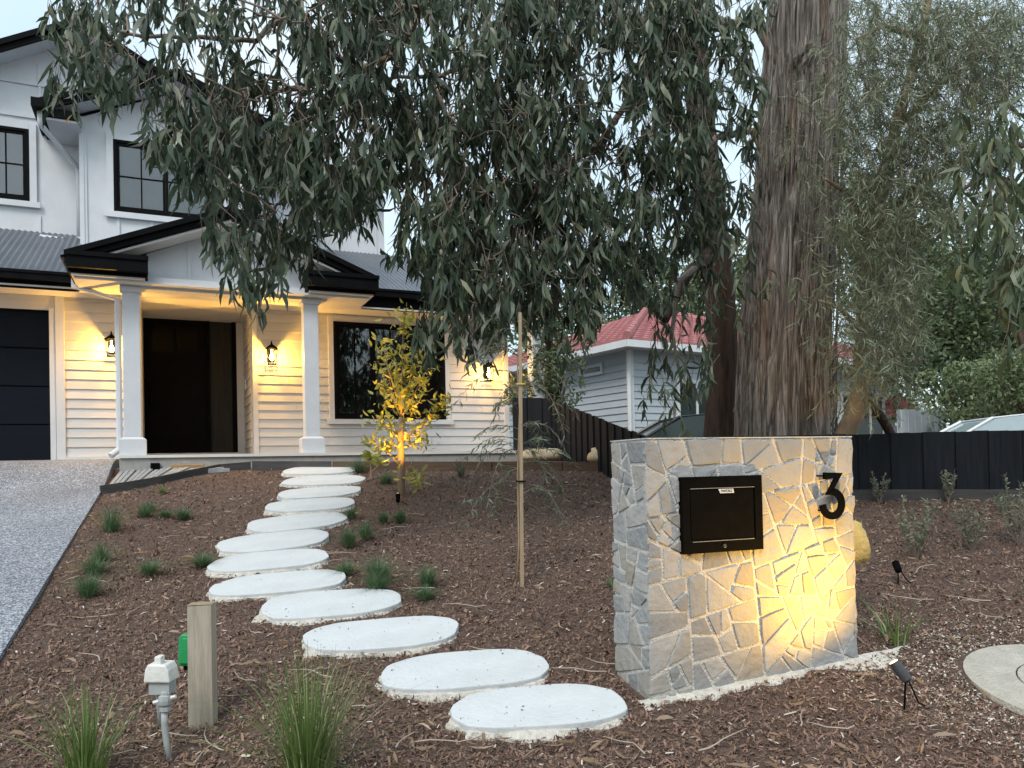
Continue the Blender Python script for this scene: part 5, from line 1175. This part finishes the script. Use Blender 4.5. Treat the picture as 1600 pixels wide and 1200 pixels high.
# ------------------------------------------------------------------ mulch, gravel and litter
def in_wall(x, y):
    d = np.array([x-WC[0], y-WC[1]]); a = d@wdx[:2]; b_ = -(d@wdn[:2]); return -.02 < a < WL+.02 and -.03 < b_ < WT+.02
def scatter(N, x0, x1, y0, y1, pw_, keep):
    u = rng.uniform(0, 1, N); y = y0*(y1/y0)**(u**pw_); x = rng.uniform(-1, 1, N)*(y*.74+.4); x = np.clip(x, x0, x1)
    ok = np.array([keep(a, b_) for a, b_ in zip(x, y)]); return x[ok], y[ok]
E0 = gp(158, 771); E1 = gp(392, 733)
def keep_mulch(x, y):
    if y < 9.6 and x < drive_x(y)+.02: return False
    if y >= 9.3 and x < -3.0 and (x-E0[0])*(E1[1]-E0[1])-(y-E0[1])*(E1[0]-E0[0]) < 0: return False
    if y > 10.9 and x < 1.0: return False
    if x > 1.4 and y > 8.15: return False
    if in_wall(x, y) or on_stone(x, y, 1.0): return False
    if (x-pc[0])**2+(y-pc[1])**2 < .52**2: return False
    return True
def chips(name, m, x, y, lmin, lmax, asp, lift, flat=.5):
    n_ = len(x); z_ = G(x, y)+.0; L_ = (lmin+(lmax-lmin)*rng.uniform(0, 1, n_)**1.6*np.where(rng.uniform(0, 1, n_) < .04, 1.9, 1))*(1+.04*np.maximum(y-4, 0)); W_ = L_*rng.uniform(asp*.6, asp*1.4, n_); th = rng.uniform(0, 2*PI, n_); pt = rng.normal(0, flat, n_)
    d = np.stack([np.cos(th)*np.cos(pt), np.sin(th)*np.cos(pt), np.sin(pt)], 1); s_ = np.stack([-np.sin(th), np.cos(th), rng.normal(0, .4, n_)], 1); nr = np.cross(d, s_)
    fzv = np.array([noise.noise(Vector((a*1.3, b_*1.3, 0)))*.022+noise.noise(Vector((a*4.5, b_*4.5, 3)))*.010 for a, b_ in zip(x, y)])
    c_ = np.stack([x, y, z_+fzv-.012+rng.uniform(0, lift, n_)], 1); l2 = L_[:, None]/2; w2 = W_[:, None]/2; t2_ = W_[:, None]*.35
    V = np.stack([c_-d*l2-s_*w2*.5, c_-d*l2*.7+s_*w2, c_+d*l2+s_*w2*.4, c_+d*l2*.8-s_*w2, c_+nr*t2_], 1).reshape(-1, 3); o_ = (np.arange(n_)*5)[:, None]
    f_ = np.concatenate([o_+np.array([[a, b_, 4]]) for a, b_ in ((0, 3), (3, 2), (2, 1), (1, 0))]); ob = npmesh(name, V, [f_], m); ob['kind'] = 'stuff'; return ob
M_chip = mat('bark chip', (.04, .025, .019), (.29, .185, .135), scale=.8, rough=.9, island=.58, c3=(.55, .46, .38), spec=.3)
x, y = scatter(250000, -8, 9, 2.3, 11.3, .95, keep_mulch); ob = chips('bark_mulch', M_chip, x, y, .005, .033, .34, .018, .7); ob['label'] = 'reddish brown bark mulch covering the sloping bed'
M_fleck = mat('pale litter', (.42, .36, .29), (.62, .57, .5), scale=3, rough=.9, island=.7)
x, y = scatter(5200, -8, 9, 2.3, 11.0, 1.0, keep_mulch); ob = chips('pale_litter', M_fleck, x, y, .008, .045, .2, .022, .25); ob['label'] = 'pale wood flecks and dry leaves strewn over the mulch'
def keep_gravel(x, y):
    if not keep_mulch(x, y): return False
    p_ = np.array([x, y]); a = (p_-pc[:2]); d1 = math.hypot(*a); d = np.array([x-WC[0], y-WC[1]]); s_ = d@wdx[:2]; b_ = d@wdn[:2]
    f_ = max(math.exp(-((d1-.55)/.32)**2), math.exp(-((s_-1.45)/.38)**2-((b_-.08)/.20)**2)); return random.random() < f_*.9
M_grav = mat('pale gravel', (.40, .36, .30), (.60, .56, .48), scale=3, rough=.9, island=.8, c3=(.7, .68, .62))
x, y = scatter(60000, 1.2, 4.2, 2.9, 5.6, 1.0, keep_gravel); ob = chips('gravel', M_grav, x, y, .006, .020, .6, .012); ob['label'] = 'pale gravel and dust round the concrete pit cover'
x, y = scatter(1500, -8, 9, 2.3, 11.0, 1.0, keep_mulch); nn = len(x); th = rng.uniform(0, 2*PI, nn)
ob = leafobj('leaf_litter', leafmat('dry gum leaf', (.16, .10, .06), (.32, .22, .14), (.45, .36, .26)), None, np.stack([x, y, G(x, y)+.012+rng.uniform(0, .012, nn)], 1), np.stack([np.cos(th), np.sin(th), SL*np.sin(th)+rng.normal(0, .12, nn)], 1), rng.uniform(.05, .12, nn), rng.uniform(.009, .018, nn), .2, label='dry brown gum leaves lying on the mulch')
TWG = MB()
for k in range(70):
    px, py = random.uniform(60, 1580), random.uniform(760, 1190); p = gp(px, py)
    if not keep_mulch(p[0], p[1]): continue
    th = random.uniform(0, PI); l = random.uniform(.10, .38); d = np.array([math.cos(th), math.sin(th)*.6, 0])*l; q = []
    for t_ in np.linspace(-.5, .5, 6): a = p+d*t_+np.array([.05*l*math.sin(5*t_+k), .1*l*math.cos(4*t_+k), 0]); a[2] = G(a[0], a[1])+.018+.01*random.random(); q.append(a)
    TWG.tube(q, list(np.linspace(.0045, .002, 6)), 4)
o = TWG.build('fallen_twigs', mat('dry twig', (.30, .24, .19), (.42, .36, .3), scale=5), smooth=True); o['kind'] = 'stuff'; o['label'] = 'dry fallen twigs lying on the mulch'
# crumbs of bark fallen on the stepping stones
cx_ = []; cy_ = []; V = []; Fc = []
for i, (cen, ax, dep) in enumerate(SE):
    for k in range(34 if i > 7 else 6):
        a, b_ = random.uniform(-.8, .8), random.uniform(-.7, .7)
        if k % 3: tq = random.uniform(0, 6.28); kq = random.uniform(.86, .97); a = math.copysign(abs(math.cos(tq))**.7, math.cos(tq))*kq; b_ = math.copysign(abs(math.sin(tq))**.88, math.sin(tq))*kq
        p = cen+ax*a+dep*b_+np.array([0, 0, .003]); l = random.uniform(.002, .0065)*random.choice((1, 1, 1.5)); th = random.uniform(0, 6.28); d = np.array([math.cos(th), math.sin(th), SL*math.sin(th)])*l; s_ = np.array([-math.sin(th), math.cos(th), SL*math.cos(th)])*l*.4
        n0 = len(V); V += [p-d, p+s_, p+d, p-s_, p+np.array([0, 0, l*.5])]; Fc += [(n0, n0+3, n0+4), (n0+3, n0+2, n0+4), (n0+2, n0+1, n0+4), (n0+1, n0, n0+4)]
o = MB().add(V, Fc).build('bark_crumbs', M_chip); o['kind'] = 'stuff'; o['label'] = 'bark crumbs scattered on the stepping stones'
